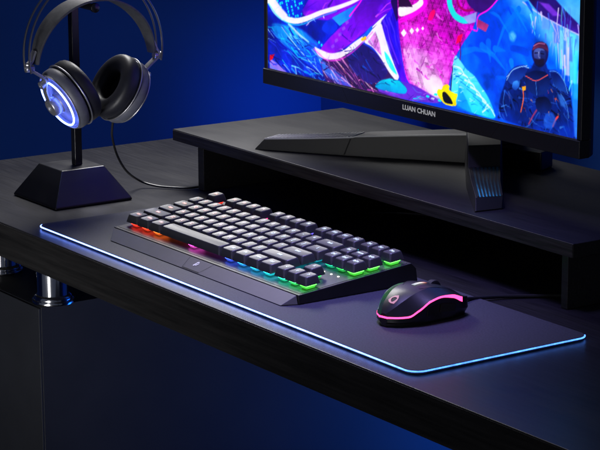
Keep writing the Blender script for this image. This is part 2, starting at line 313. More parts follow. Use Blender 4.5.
('p',[(451.8,226.4),(456.3,233.1),(465.5,236.2),(474.9,233.3),(478.2,225.6),(475.4,217.1),(467.9,210.0),(456.9,212.7),(452.0,219.3)],(40,40,86),None,1.25,1,0),
('p',[(454.9,226.8),(465.7,231.2),(473.5,227.0),(472.3,218.8),(461.4,217.4),(455.1,220.7)],(96,116,176),(50,60,120),1.5,1,0),
('p',[(451.8,226.4),(456.3,234.1),(467.0,237.4),(476.4,234.5),(478.2,225.6),(471.9,228.9),(459.5,229.4)],(58,44,80),None,1.25,1,0),
('p',[(456.8,216.8),(467.6,219.2),(472.4,214.7),(464.8,209.7),(456.9,211.7)],(24,30,70),None,1.25,1,0),
('b',[(399.5,148.7),(402.2,170.2),(409.9,185.9),(414.5,198.0),(427.1,206.9),(441.3,209.7),(457.0,210.7),(477.2,209.2),(490.9,211.0),(500.3,202.1),(511.3,191.5),(516.3,176.1),(521.4,160.6),(525.0,143.0),(476.2,143.5),(436.8,145.8)],190,-37.8,38,3.9000000000000004,18.2,0.7,3,[(60,100,180),(90,140,215),(10,18,52),(14,26,70),(36,70,150),(8,12,36),(40,90,180),(20,40,100)]),
('b',[(411.6,186.1),(450.9,203.8),(485.3,196.1),(507.5,170.7),(468.2,150.6),(423.5,160.6)],16,-59.9,35,2.6,9.1,0.6,1.4,[(250,120,80),(230,80,90),(255,170,90)]),
('p',[(413.0,193.6),(422.3,204.2),(438.1,209.3),(446.0,209.3),(432.0,201.3),(419.4,193.4)],(60,90,160),None,1.25,0.8,0),
('l',[(413.0,193.6),(425.6,203.6),(444.5,209.1)],1.03,1.03,(190,200,240),0.75,0.8),
('l',[(438.8,185.6),(440.7,175.5),(436.4,160.4)],1.49,1.49,(240,120,80),0.88,0.9),
('p',[(437.2,186.5),(443.5,188.3),(443.6,184.2),(438.9,182.5)],(255,170,60),None,0.88,1,0),
('l',[(447.9,199.2),(454.3,193.9),(466.5,203.7)],1.15,1.15,(220,90,90),0.88,0.7),
('l',[(486.7,153.4),(491.1,161.2),(494.0,163.7)],2.3,2.3,(235,90,90),1.0,0.9),
('l',[(449.4,149.8),(455.4,159.0),(461.5,166.1)],2.07,2.07,(190,80,110),1.25,0.7),
('p',[(474.0,163.8),(486.2,167.6),(492.7,158.4),(483.8,148.8),(471.3,151.0)],(60,110,200),None,2.5,0.7,0),
('p',[(424.3,192.0),(432.2,196.1),(435.5,190.4),(429.3,184.3),(422.8,186.6)],(50,110,190),None,1.5,0.8,0),
('p',[(491.7,188.8),(502.5,184.2),(507.3,174.8),(498.2,175.5)],(70,120,190),None,2.0,0.7,0),
('l',[(480.4,205.6),(497.7,189.6)],1.15,0.57,(80,120,200),1.25,0.6),
('l',[(497.9,185.6),(507.5,170.7)],1.15,0.57,(80,120,200),1.25,0.6),
('l',[(460.6,192.7),(479.3,191.2)],1.15,0.57,(80,120,200),1.25,0.6),
('l',[(416.6,178.4),(426.7,161.1)],1.15,0.57,(80,120,200),1.25,0.6),
('l',[(467.4,177.2),(492.1,176.6)],1.15,0.57,(80,120,200),1.25,0.6),
('p',[(512.5,199.7),(527.4,201.7),(529.4,145.7),(520.4,146.3)],(40,150,230),(80,140,230),2.5,0.8,0),
('b',[(-39.3,529.2),(545.6,487.8),(552.3,316.8),(229.7,314.2),(-42.8,279.8)],150,27.5,40,26.0,117.0,2,9,[(150,30,220),(40,110,240),(220,40,210),(60,20,140),(30,190,235),(235,200,250),(20,40,160)]),
('l',[(-30.7,222.7),(-13.7,210.2),(11.6,203.5),(36.6,204.6),(69.3,217.0),(109.3,229.3)],1.84,0.92,(60,220,255),2.0,0.8),
('l',[(63.1,180.2),(89.3,169.4),(117.2,174.1),(144.5,187.8),(178.7,213.3)],1.61,0.92,(255,90,235),1.75,0.8),
('b',[(-34.9,231.8),(-7.2,220.4),(15.8,212.2),(44.9,214.3),(97.4,231.5),(105.3,225.5),(48.9,205.4),(7.4,203.0),(-30.8,215.5)],40,-8.7,30,5.2,18.2,0.6,2,[(255,250,255),(200,230,255),(150,190,255),(235,200,255)]),
('b',[(61.1,183.4),(97.3,178.5),(140.6,196.4),(167.4,207.5),(140.6,186.2),(89.3,168.3)],30,16.9,20,3.9000000000000004,13.0,0.5,1.6,[(255,250,255),(235,190,250),(190,140,240)]),
('b',[(159.8,199.8),(186.2,223.1),(201.2,211.5),(229.3,170.4),(212.7,168.3),(178.8,196.5)],26,-56.7,14,5.2,18.2,0.5,1.8,[(255,255,255),(190,230,255),(225,180,240),(150,130,240)]),
('b',[(121.1,186.1),(152.1,198.9),(201.5,182.5),(209.0,167.8),(171.5,151.5),(140.6,165.6)],40,-14.5,26,5.2,23.400000000000002,0.6,2.4,[(52,44,140),(20,16,70),(80,60,170),(40,90,190)]),
('b',[(179.1,152.5),(212.7,166.0),(302.9,156.2),(303.0,149.7),(238.7,145.0)],36,-3.7,14,5.2,20.8,0.6,2,[(150,90,220),(80,40,150),(60,200,230),(190,130,230),(40,20,90)]),
('p',[(454.9,225.8),(461.1,229.6),(470.4,229.7),(473.6,225.0),(472.3,218.8),(467.7,215.1),(460.0,215.2),(455.1,219.7)],(92,106,164),(56,64,124),1.12,1,0),
('p',[(464.2,227.9),(473.5,228.0),(475.2,222.2),(470.8,215.5),(466.1,218.0)],(34,44,96),None,1.25,0.8,0),
('l',[(456.6,223.9),(461.2,224.5)],1.03,1.03,(24,24,60),0.62,1),
('l',[(465.9,224.6),(470.5,224.6)],1.03,1.03,(18,18,50),0.62,1),
('l',[(462.7,225.7),(462.1,220.5),(464.5,220.3)],0.69,0.69,(180,180,220),0.62,0.8),
('p',[(455.2,218.6),(463.0,218.1),(472.2,220.3),(470.8,215.5),(464.7,211.7),(458.5,212.9)],(40,34,66),None,1.25,1,0),
('p',[(451.8,225.4),(456.3,233.1),(465.5,236.7),(474.8,235.3),(478.1,227.6),(475.0,229.2),(465.7,231.2),(458.0,228.7)],(74,40,70),(130,70,96),0.88,1,0),
('l',[(454.8,230.9),(462.5,234.8),(471.7,234.9)],1.03,1.03,(190,130,160),0.75,0.8),
('p',[(413.1,190.5),(420.8,201.9),(438.2,208.3),(447.7,207.4),(438.5,195.9),(422.9,185.5)],(26,52,118),(52,92,170),1.0,1,0),
('l',[(413.1,190.5),(420.8,201.9),(438.2,208.3),(447.7,207.4)],0.92,0.92,(150,190,245),0.62,0.9),
('p',[(480.3,208.6),(492.5,209.2),(503.4,200.5),(508.4,189.1),(494.6,191.2),(483.6,199.9)],(20,40,100),(44,84,160),1.0,1,0),
('l',[(480.3,208.6),(492.5,209.2),(503.4,200.5),(508.4,189.1)],0.92,0.92,(120,170,235),0.62,0.8),
('p',[(441.6,200.5),(457.1,206.6),(475.7,207.0),(482.2,197.7),(476.4,184.6),(457.9,180.0),(443.5,186.3)],(16,30,78),(30,62,130),1.12,1,0),
('l',[(443.2,198.6),(459.0,194.6),(477.3,204.1)],1.03,1.03,(240,110,100),0.62,0.8),
('l',[(459.0,194.6),(461.0,181.5)],0.8,0.8,(90,140,220),0.62,0.8),
('p',[(422.7,189.7),(430.7,192.8),(434.0,187.1),(427.8,181.0),(421.3,183.3)],(80,140,220),(30,70,150),0.88,1,0),
('p',[(458.0,178.0),(476.5,182.6),(486.0,173.7),(477.1,164.3),(461.5,164.0)],(12,22,60),(26,54,120),1.12,1,0),
('l',[(497.8,187.6),(507.2,178.8),(510.7,165.1)],1.03,1.03,(110,160,230),0.62,0.7),
('l',[(410.1,179.6),(407.3,164.6),(414.1,152.9)],1.03,1.03,(90,140,220),0.62,0.7),
]
# ------------------------------------------------------------------ the setting
def sheet(name, m, pts):
    return structure(MB().add(pts, [(0,1,2,3)]).build(name, m, smooth=0))
WX, WY, FZ = -.88, 1.0, -.74
structure(MB().box(WX-.1, WX, -2.5, WY, FZ, 1.8).build('wall_left', M['wall'], smooth=0))
structure(MB().box(WX-.1, 2.6, WY, WY+.1, FZ, 1.8).build('wall_back', M['wall'], smooth=0))
structure(MB().box(WX-.1, 2.6, -2.5, WY+.1, FZ-.1, FZ).build('floor', M['floor'], smooth=0))

# ------------------------------------------------------------------ desk and cabinet
TH = .0405; DF = -.0205
desk = thing('desk', (.3,.3,FZ), 'black wood grain desk top carrying the keyboard, mouse and monitor shelf', 'desk')
top = MB().box(-.3716, 1.05, DF, .66, -TH, 0).build('desk_top', M['wood'], desk, bevel=.0012)
# the front edge band is a darker strip of laminate, proud of the board
MB().box(-.3710, 1.0494, DF-.0006, DF+.0002, -TH+.0006, -.0014).build('edge_band', M['wood_edge'], top, smooth=0)
CZ = -.11
def chrome_leg(x, y):
    o = MB().lathe([(.0185,-TH-.0002),(.0185,CZ+.008),(.0192,CZ+.0065)], 48, Matrix.Translation((x,y,0))).build('leg', M['chrome'], desk)
    f = MB().lathe([(.0195,CZ+.0100),(.0215,CZ+.0085),(.0225,CZ+.0055),(.0222,CZ+.0045),(.0245,CZ+.0040),(.0250,CZ+.0025),(.0246,CZ+.0004)], 48, Matrix.Translation((x,y,0))).build('flange', M['chrome'], o)
    f.parent = o
chrome_leg(-.0735, .056)
chrome_leg(-.2365, .0735)
for y in (.02, .60):     # right-hand legs, out of the frame
    MB().box(.96, 1.01, y, y+.05, FZ, -TH-.0003).build('leg', M['plastic'], desk, bevel=.001)
cab = thing('cabinet', (-.16,.25,FZ), 'dark cabinet with chrome legs on its top, below the desk end', 'cabinet')
cbody = MB().box(-.262, -.0575, .0315, .66, FZ+.0005, CZ).build('carcass', M['laminate'], cab, bevel=.0004)
MB().box(-.262, -.0577, .0285, .0313, FZ+.03, CZ-.0012).build('door', M['laminate'], cab, bevel=.0004)

# ------------------------------------------------------------------ monitor shelf
rx0, rx1, ry0, ry1, rz, rt = -.1205, .6142, .2513, .5054, .067, .0142
riser = thing('monitor_shelf', ((rx0+rx1)/2,(ry0+ry1)/2,0), 'low black wood shelf standing on the desk and carrying the monitor', 'shelf')
rtop = MB().box(rx0, rx1, ry0, ry1, rz-rt, rz).build('shelf_board', M['riser_wood'], riser, bevel=.0008)
MB().box(rx0+.0004, rx1-.0004, ry0-.0005, ry0+.0002, rz-rt+.0006, rz-.0012).build('edge_band', M['riser_edge'], rtop, smooth=0)
MB().box(-.0700, -.0570, ry0+.004, ry1-.012, .0002, rz-rt-.0002).build('side_panel', M['riser_wood'], riser, bevel=.0006)
MB().box(.5962, .6055, ry0+.002, ry1-.012, .0002, rz-rt-.0002).build('side_panel', M['riser_wood'], riser, bevel=.0006)
MB().box(-.0568, .5958, ry1-.022, ry1-.012, .0002, rz-rt-.0002).build('back_panel', M['wood_edge'], riser, bevel=.0006)

# ------------------------------------------------------------------ mouse pad
PW, PD, PT = .6956, .2026, .004
pad = thing('mouse_pad', (PW/2,PD/2,0), 'long grey mouse pad with a glowing blue rim under keyboard and mouse', 'mouse pad')
def rrect(x0,x1,y0,y1,r,n=8):
    o = []
    for cx,cy,a0 in ((x1-r,y0+r,-90),(x1-r,y1-r,0),(x0+r,y1-r,90),(x0+r,y0+r,180)):
        for k in range(n+1):
            a = R(a0+90*k/n); o.append((cx+r*math.cos(a), cy+r*math.sin(a)))
    return o
MB().prism(rrect(0,PW,0,PD,.013), .0003, PT).build('cloth', M['pad'], pad, bevel=.0004)
gm = glow('pad_rim_glow', (.2,.5,1), 8)
ramp_emission(gm, 0, [(-PW/2,(.14,.26,1.0)),(-.1,(.16,.28,1.0)),(.20,(.14,.27,1.0)),(.30,(.07,.17,.70)),(PW/2,(.025,.088,.35))], 7.8)
M['rim'] = gm
rr = .013; e = .0007
path = []
for k in range(3,9):
    a = R(180+90*k/8); path.append((rr+(rr+e)*math.cos(a), rr+(rr+e)*math.sin(a), PT-.001))
for k in range(1,14): path.append((rr+(PW-2*rr)*k/14, -e, PT-.001))
for k in range(9):
    a = R(270+90*k/8); path.append((PW-rr+(rr+e)*math.cos(a), rr+(rr+e)*math.sin(a), PT-.001))
for k in range(1,8): path.append((PW+e, rr+(PD-2*rr)*k/8, PT-.001))
for k in range(6):
    a = R(0+90*k/8); path.append((PW-rr+(rr+e)*math.cos(a), PD-rr+(rr+e)*math.sin(a), PT-.001))
MB().tube(path, .00075, 8).build('light_rim', gm, pad)

# ------------------------------------------------------------------ keyboard
U = .01905
KX, KY, KZ, KT = .1029, .0547, .0195, .0919
kb = thing('keyboard', (.28,.1,PT), 'black mechanical keyboard with rainbow backlit keys, at the middle of the mouse pad', 'keyboard')
ca, sa = math.cos(KT), math.sin(KT)
P0 = Vector((0,.0437,.0137))                       # front edge of the tilted plate
def onplate(x, y, h=0.):                           # y measured along world Y before tilt
    d = (y-P0.y)/ca
    return Vector((x, P0.y+d*ca-h*sa, P0.z+d*sa+h*ca))
xl, xr, yb = .0962, .4545, .1800
body = MB()
zb = onplate(0,yb).z
prof = [(.0437,.0137),(yb,zb),(yb+.006,zb-.006),(yb+.008,.0065),(yb-.002,PT+.0004),(.0440,PT+.0004)]
body.loft([[(x,y,z) for y,z in prof] for x in (xl, xr)])
case = body.build('case', M['plastic'], kb, bevel=.0009)
# recessed-looking top plate, a little lower than the rim around it
pl = MB(); a0,a1,b0,b1 = xl+.0035, xr-.0030, .0475, yb-.003
pl.add([onplate(a0,b0,.0003),onplate(a1,b0,.0003),onplate(a1,b1,.0003),onplate(a0,b1,.0003),onplate(a0,b0,-.001),onplate(a1,b0,-.001),onplate(a1,b1,-.001),onplate(a0,b1,-.001)],
       [(0,1,2,3),(4,7,6,5),(0,4,5,1),(1,5,6,2),(2,6,7,3),(3,7,4,0)])
pl.build('top_plate', M['plate'], kb, smooth=0)
# grey sloping front bar
fb = MB()
fb.add([(.1172,.0272,PT+.0006),(.4475,.0272,PT+.0006),(.4512,.0434,.0131),(.0967,.0434,.0131),(.0975,.0434,PT+.0006),(.4540,.0434,PT+.0006)],
       [(0,1,2,3),(1,5,2),(0,3,4),(3,2,5,4),(0,4,5,1)])
bar = fb.build('front_bar', M['bar'], kb, bevel=.0005)
def onbar(x, t, lift=.00025):                      # t 0 bottom .. 1 top of the sloping face
    n = Vector((0,-(.0131-PT-.0006),.0162)).normalized()
    return Vector((x, .0272+.0162*t, PT+.0006+(.0131-PT-.0006)*t))+n*lift
def strip(mb, A, B, w, lift=.0002):
    d = Vector((B[0]-A[0], (B[1]-A[1])*.0186)); d.normalize(); n = (-d.y*w, d.x*w/.0186)
    q = [onbar(A[0]-n[0],A[1]-n[1],lift),onbar(B[0]-n[0],B[1]-n[1],lift),onbar(B[0]+n[0],B[1]+n[1],lift),onbar(A[0]+n[0],A[1]+n[1],lift)]
    mb.add(q, [(0,1,2,3)])
g = MB(); strip(g,(.2575,.97),(.2638,.09),.00022); strip(g,(.2638,.09),(.2960,.09),.0006); strip(g,(.2960,.09),(.3023,.97),.00022)
gr = g.build('badge_groove', M['groove'], bar, smooth=0)
lg = MB()
def blade(pts): 
    lg.add([onbar(.2785+x, .58+y/.0186, .0004) for x,y in pts], [tuple(range(len(pts)))])
blade([(-.0030,-.0022),(-.0012,-.0034),(.0004,-.0010),(.0002,.0022),(-.0010,.0030)])
blade([(.0006,-.0026),(.0022,-.0016),(.0036,.0012),(.0030,.0030),(.0012,.0006)])
blade([(-.0018,.0026),(.0006,.0018),(.0026,.0036),(.0002,.0044)])
lg.build('badge_logo', M['white_print'], bar, smooth=0)

# keycaps: one mesh per width, shared between the copies
def octo(w, d, c, z, oy=0):
    return [(-w/2+c,-d/2+oy,z),(w/2-c,-d/2+oy,z),(w/2,-d/2+c+oy,z),(w/2,d/2-c+oy,z),(w/2-c,d/2+oy,z),(-w/2+c,d/2+oy,z),(-w/2,d/2-c+oy,z),(-w/2,-d/2+c+oy,z)]
CAPB, CAPH = .0056, .0084
cap_cache, sw_cache = {}, {}
def cap_mesh(w):
    if w in cap_cache: return cap_cache[w]
    W = w*U-.00085; D = U-.00085
    m = MB(); oy = .0006
    rings = [octo(W,D,.0010,0), octo(W-.0006,D-.0006,.0011,.0012,.0001), octo(W-.0040,D-.0034,.0017,CAPH-.0011,oy), octo(W-.0046,D-.0040,.0018,CAPH-.0005,oy), octo(W-.0056,D-.0050,.0018,CAPH-.0001,oy)]
    m.loft(rings, True, False)
    # shallow dish on the top
    n = len(m.v); top = rings[-1]; inner = octo(W-.0090,D-.0084,.0016,CAPH-.0004,oy)
    m.add(top+inner+[(0,oy,CAPH-.0005)], [(a,(a+1)%8,8+(a+1)%8,8+a) for a in range(8)]+[(8+a,8+(a+1)%8,16) for a in range(8)])
    me = bpy.data.meshes.new('keycap'); me.from_pydata(m.v, [], m.f)
    import bmesh as _b
    bm = _b.new(); bm.from_mesh(me); _b.ops.remove_doubles(bm, verts=bm.verts, dist=1e-6); _b.ops.recalc_face_normals(bm, faces=bm.faces); bm.to_mesh(me); bm.free()
    me.materials.append(M['cap'])
    me.polygons.foreach_set('use_smooth', [True]*len(me.polygons)); me.set_sharp_from_angle(angle=R(28))
    cap_cache[w] = me; return me
legend_cache = {}
STOPS = [(0,(1,.03,.02)),(2.2,(1,.06,.02)),(3.3,(1,.18,.02)),(5.0,(1,.05,.15)),(7.0,(.85,.08,.6)),(9,(.35,.10,1)),(10.6,(.03,.12,1)),(12,(.03,.35,1)),(13.6,(.02,.6,.95)),(15,(.02,.75,.75)),(16.2,(.03,.85,.35)),(17.3,(.06,.9,.08)),(18.3,(.10,.95,.06))]
def at_stop(u):
    for (a,ca_),(b,cb_) in zip(STOPS, STOPS[1:]):
        if u <= b:
            t = max(0,(u-a)/(b-a)); return tuple(x+(y-x)*t for x,y in zip(ca_,cb_))
    return STOPS[-1][1]
glow_cache = {}
def key_glow(u, s):
    k = (round(u*2)/2, s)
    if k not in glow_cache: glow_cache[k] = glow('key_glow', at_stop(k[0]), s)
    return glow_cache[k]
def leg_mat(u):
    k = ('L', round(u/2)*2)
    if k not in glow_cache:
        t = min(1,u/11); c = tuple(a+(b-a)*t for a,b in zip((1.0,.50,.44),(.55,.66,1.0)))
        glow_cache[k] = glow('legend_glow', c, 1.7)
    return glow_cache[k]
def switch_mesh(w):
    k = w
    if k in sw_cache: return sw_cache[k]
    m = MB(); m.loft([octo(.0080,.0095,.001,.0004), octo(.0116,.0128,.001,.0037)]); n_ = len(m.f)
    m.loft([octo(.0118,.0130,.001,.00375), octo(.0122,.0134,.001,.0050)])
    me = bpy.data.meshes.new('switch'); me.from_pydata(m.v, [], m.f); sw_cache[k] = me
    for p_ in me.polygons: p_.material_index = 0 if p_.index < n_ else 1
    return me
ROWS = [
 (0.0, [('Ctrl',1.25),('Win',1.25),('Alt',1.25),('',6.25),('Alt',1.25),('Fn',1.25),('Menu',1.25),('Ctrl',1.25),(None,.25),('<',1),('v',1),('>',1)]),
 (1.0, [('Shift',2.25)]+[(c,1) for c in 'ZXCVBNM,./']+[('Shift',2.75),(None,1.25),('^',1)]),
 (2.0, [('Caps',1.75)]+[(c,1) for c in "ASDFGHJKL;'"]+[('Enter',2.25)]),
 (3.0, [('Tab',1.5)]+[(c,1) for c in 'QWERTYUIOP[]']+[('\\',1.5),(None,.25),('Del',1),('End',1),('PgDn',1)]),
 (4.0, [(c,1) for c in '`1234567890-=']+[('Back',2),(None,.25),('Ins',1),('Home',1),('PgUp',1)]),
 (5.35,[('Esc',1),(None,1)]+[('F%d'%i,1) for i in (1,2,3,4)]+[(None,.5)]+[('F%d'%i,1) for i in (5,6,7,8)]+[(None,.5)]+[('F%d'%i,1) for i in (9,10,11,12)]+[(None,.25),('Prt',1),('Scr',1),('Pse',1)]),
]
ko = ORG[kb.name]
base_h = CAPB
# the plane of the cap bottoms passes through (KX, KY, KZ)
for v, row in ROWS:
    u = 0.
    for ch, w in row:
        if ch is not None:
            cx = KX+(u+w/2)*U; d = (v+.5)*U
            base = Vector((cx, KY+d*ca, KZ+d*sa))
            k = bpy.data.objects.new('key', cap_mesh(w)); COL.objects.link(k); k.parent = kb
            k.location = base-ko; k.rotation_euler = (KT,0,0)
            mid = u+w/2
            sm = bpy.data.objects.new('switch', switch_mesh(w)); 
            if len(sm.data.materials) == 0: sm.data.materials.append(None); sm.data.materials.append(None)
            COL.objects.link(sm); sm.parent = k; sm.location = (0,0,-base_h)
            sm.material_slots[0].link = 'OBJECT'; sm.material_slots[1].link = 'OBJECT'
            edge = v < .5 or u+w > 18.2
            sm.material_slots[0].material = key_glow(mid, .8 if edge else .5); sm.material_slots[1].material = key_glow(mid, 7.0 if edge else 2.5)
            if ch:
                if ch not in legend_cache: legend_cache[ch] = text_mesh(ch, .0062 if len(ch) == 1 else (.0048 if len(ch) < 4 else .0040), .00005, .00012)
                lm = legend_cache[ch]
                if len(lm.materials) == 0: lm.materials.append(None)
                lo = bpy.data.objects.new('legend', lm); COL.objects.link(lo); lo.parent = k
                lo.location = (0,.0014,CAPH+.00001)
                lo.material_slots[0].link = 'OBJECT'; lo.material_slots[0].material = leg_mat(mid)
        u += w
for x in (.4113,.4240,.4360):
    c = onplate(x,.1038,.0004); mb = MB(); mb.lathe([(.0012,-.0003),(.0012,.0003),(.0006,.0006)], 12, Matrix.Translation(c)); mb.build('indicator_light', M['led_white'], kb)
c = onplate(.1145,.1700,.004); MB().lathe([(.0011,-.004),(.0011,.0003),(.0006,.0006)], 12, Matrix.Translation(c)).build('led_dot', M['led_red'], kb)  # red LED added where key backlight shows through the Esc gap
cp = catmull([(.215,.184,.012),(.212,.205,.008),(.190,.245,.0025),(.165,.300,.0022),(.160,.335,.0022),(.185,.372,.0022),(.235,.400,.0022),(.32,.43,.0022),(.42,.47,.0022)], 10)
MB().tube(cp, .0019, 8).build('cable', M['cable'], kb)

# ------------------------------------------------------------------ mouse
ms = thing('mouse', (.551,.122,PT), 'black gaming mouse with pink light strip, right of the keyboard', 'mouse')
ML = .0905; AX0 = Vector((.5625,.0655,PT)); AD = Vector((-.190,.982,0)).normalized(); AN = Vector((AD.y,-AD.x,0))
def lerp(tab, t):                                  # smooth (monotone cubic) interpolation of a table
    n = len(tab); X_ = [a for a,_ in tab]; Y_ = [b for _,b in tab]
    dl = [(Y_[k+1]-Y_[k])/(X_[k+1]-X_[k]) for k in range(n-1)]
    def slope(k):
        if k == 0: return dl[0]
        if k == n-1: return dl[-1]
        return 0 if dl[k-1]*dl[k] <= 0 else 2*dl[k-1]*dl[k]/(dl[k-1]+dl[k])
    for k in range(n-1):
        if t <= X_[k+1]:
            h = X_[k+1]-X_[k]; u_ = max(0,(t-X_[k])/h); m0, m1 = slope(k)*h, slope(k+1)*h
            return (2*u_**3-3*u_**2+1)*Y_[k]+(u_**3-2*u_**2+u_)*m0+(-2*u_**3+3*u_**2)*Y_[k+1]+(u_**3-u_**2)*m1
    return Y_[-1]
HW = [(0,.0050),(.06,.0135),(.15,.0200),(.31,.0270),(.52,.0302),(.74,.0332),(.88,.0322),(.96,.0290),(1,.0245)]
HH = [(0,.0128),(.07,.0185),(.17,.0245),(.32,.0300),(.52,.0322),(.74,.0292),(.90,.0232),(1,.0155)]
SR = [(0,.0092),(.15,.0098),(.25,.0150),(.39,.0222),(.54,.0246),(.68,.0232),(.84,.0175),(1,.0150)]
def sect(t, off=0.):
    hw, H, s_ = lerp(HW,t)+off, lerp(HH,t)+off, lerp(SR,t)
    s_ = min(s_, H*.82); w_ = .00085 if t < .55 else .00085+.0016*min(1,(t-.55)/.27)
    pinch = 1-.16*math.exp(-((t-.5)/.2)**2)
    ub = min(1,.62+t*2.2)
    half = [(hw*.86*ub,.0006),(hw*.90*ub,.003),(hw*pinch,s_*.5),(hw*.97,s_-w_),(hw*.965,s_+w_),(hw*.74,s_+(H-s_)*.46),(hw*.50,s_+(H-s_)*.88),(hw*.26,s_+(H-s_)*.965),(0,H)]
    pts = [(a,b) for a,b in half]+[(-a,b) for a,b in reversed(half[:-1])]
    c = AX0+AD*(ML*t)
    return [c+AN*a+Vector((0,0,b)) for a,b in pts]
ts = [0,.008,.015,.022,.03,.06,.09,.12,.16,.2,.25,.3,.35,.4,.45,.5,.55,.6,.65,.7,.75,.8,.85,.9,.94,.97,.99,1.0]
MB().loft([sect(t) for t in ts]).build('shell', M['mouse'], ms, smooth=17)
def band(name, side, t0, t1, m):
    A = [];
    for k in range(40):
        t = t0+(t1-t0)*k/39; S = sect(t, .0004)
        i = (3,4) if side > 0 else (len(S)-4,len(S)-5)
        A.append((S[i[0]],S[i[1]]))
    mb = MB(); c = AN*(-.0008*side)
    for k in range(39):
        a,b = A[k]; d,e_ = A[k+1]
        mb.add([a,b,e_,d,a+c,b+c,e_+c,d+c],[(0,1,2,3),(4,7,6,5),(0,4,5,1),(3,2,6,7),(0,3,7,4),(1,5,6,2)])
    mb.build(name, m, ms, smooth=60)
band('light_strip', 1, 0.0, .83, M['mouse_pink'])
band('light_strip', -1, .12, .83, M['mouse_green'])
# tail piece that joins the two sides
S0 = sect(0,.0006); d_ = -AD*.0006
tl = MB().add([S0[3]+d_,S0[4]+d_,S0[len(S0)-5]+d_,S0[len(S0)-4]+d_,S0[3]-d_,S0[4]-d_,S0[len(S0)-5]-d_,S0[len(S0)-4]-d_],[(0,1,2,3),(4,7,6,5),(0,4,5,1),(2,6,7,3),(1,5,6,2),(0,3,7,4)])
tl.build('light_strip', M['mouse_pink'], ms, smooth=0)
for side in (-1,):
    A=[]
    mb=MB(); prevq=None
    for k in range(12):
        t=.12*k/11; S=sect(t,.0004); q=(S[len(S)-4],S[len(S)-5])
        if prevq: mb.add([prevq[0],prevq[1],q[1],q[0]],[(0,1,2,3)])
        prevq=q
    mb.build('light_strip', M['mouse_pink'], ms, smooth=60)
def onmouse(t, a, lift=.0004):
    """point on the upper shell at length t, sideways a (metres)"""
    S = sect(t); c = AX0+AD*(ML*t); arc = [((p-c).dot(AN), p.z-PT) for p in S[4:13]]
    for (a0,z0),(a1,z1) in zip(arc, arc[1:]):
        if a1 <= a <= a0:
            f = (a-a0)/((a1-a0) or 1); return c+AN*a+Vector((0,0,z0+(z1-z0)*f+lift))
    return c+AN*a+Vector((0,0,lerp(HH,t)+lift))
def patch(name, outline, m, lift=.0004, hole=None, sub=1):
    n = len(outline); mb = MB()
    if hole:
        mb.add([onmouse(t,a,lift) for t,a in outline]+[onmouse(t,a,lift) for t,a in hole],[(k,(k+1)%n,n+(k+1)%n,n+k) for k in range(n)])
    else: mb.add([onmouse(t,a,lift) for t,a in outline],[tuple(range(n))])
    return mb.build(name, m, ms, smooth=0)
oc = (.150,.0005)
def tri(r, rot): 
    out = []
    for k in range(9):
        a = 2*math.pi*k/9+rot; rr_ = r*(1+.16*math.cos(3*(a-rot)))
        out.append((oc[0]+rr_*math.cos(a)/ML, oc[1]+rr_*math.sin(a)))
    return out
patch('logo', tri(.0050,.3), M['mouse_logo'], .0005, tri(.0029,.9))
# wheel, slot and the strip of lights behind it
c = onmouse(.76,0,-.0062); rot = Matrix.Translation(c) @ Matrix(((AN.x,AD.x,0,0),(AN.y,AD.y,0,0),(0,0,1,0),(0,0,0,1))) @ Matrix.Rotation(R(90),4,'Y')
MB().lathe([(.0075,-.0034),(.0092,-.0026),(.0095,0),(.0092,.0026),(.0075,.0034)], 32, rot).build('scroll_wheel', M['rubber'], ms)
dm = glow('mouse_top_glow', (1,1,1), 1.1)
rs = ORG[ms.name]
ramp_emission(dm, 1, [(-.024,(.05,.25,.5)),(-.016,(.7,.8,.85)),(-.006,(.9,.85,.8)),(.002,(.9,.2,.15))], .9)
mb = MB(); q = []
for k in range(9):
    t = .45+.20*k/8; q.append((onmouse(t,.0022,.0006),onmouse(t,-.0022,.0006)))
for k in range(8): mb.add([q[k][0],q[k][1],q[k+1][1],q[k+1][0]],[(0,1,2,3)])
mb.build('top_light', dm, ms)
for t0,t1 in ((.36,.53),(.545,.72)):
    mb = MB(); A = []
    for k in range(8):
        t = t0+(t1-t0)*k/7; S = sect(t,.0006); A.append((S[1]*.35+S[2]*.65, S[2]*.55+S[3]*.45))
    for k in range(7): mb.add([A[k][0],A[k][1],A[k+1][1],A[k+1][0],A[k][0]-AN*.001,A[k][1]-AN*.001,A[k+1][1]-AN*.001,A[k+1][0]-AN*.001],[(0,1,2,3),(4,7,6,5),(0,4,5,1),(3,2,6,7),(0,3,7,4),(1,5,6,2)])
    mb.build('side_button', M['mouse_grip'], ms)
def seam(name, pts, w=.00035, lift=.00025):
    """thin dark joint line drawn over the shell through (t, a) points"""
    P_ = [onmouse(t,a,lift) for t,a in pts]; mb = MB(); q = []
    for k,p in enumerate(P_):
        d = (P_[min(k+1,len(P_)-1)]-P_[max(k-1,0)]).normalized(); n_ = d.cross(Vector((0,0,1))).normalized()*w; q.append((p-n_,p+n_))
    for k in range(len(q)-1): mb.add([q[k][0],q[k][1],q[k+1][1],q[k+1][0]],[(0,1,2,3)])
    mb.build(name, M['groove'], ms, smooth=0)
seam('button_seam', [(.66+.32*k/12, 0) for k in range(13)], .0005)
for sd in (-1,1): seam('button_seam', [(.42+.50*k/20, sd*(.010+.0115*(k/20)**.6)) for k in range(21)])
tip = AX0+AD*ML
cp = catmull([tip+Vector((0,0,.008))-AD*.006, tip+AD*.006+Vector((0,0,.0072)), (.535,.195,.0050),(.5385,.228,.0026),(.560,.268,.0020),(.578,.300,.0020),(.585,.34,.0020),(.56,.40,.0020),(.50,.46,.002)], 10)
MB().tube(cp, [.0026]*4+[.0018]*(len(cp)-4), 8).build('cable', M['cable'], ms)
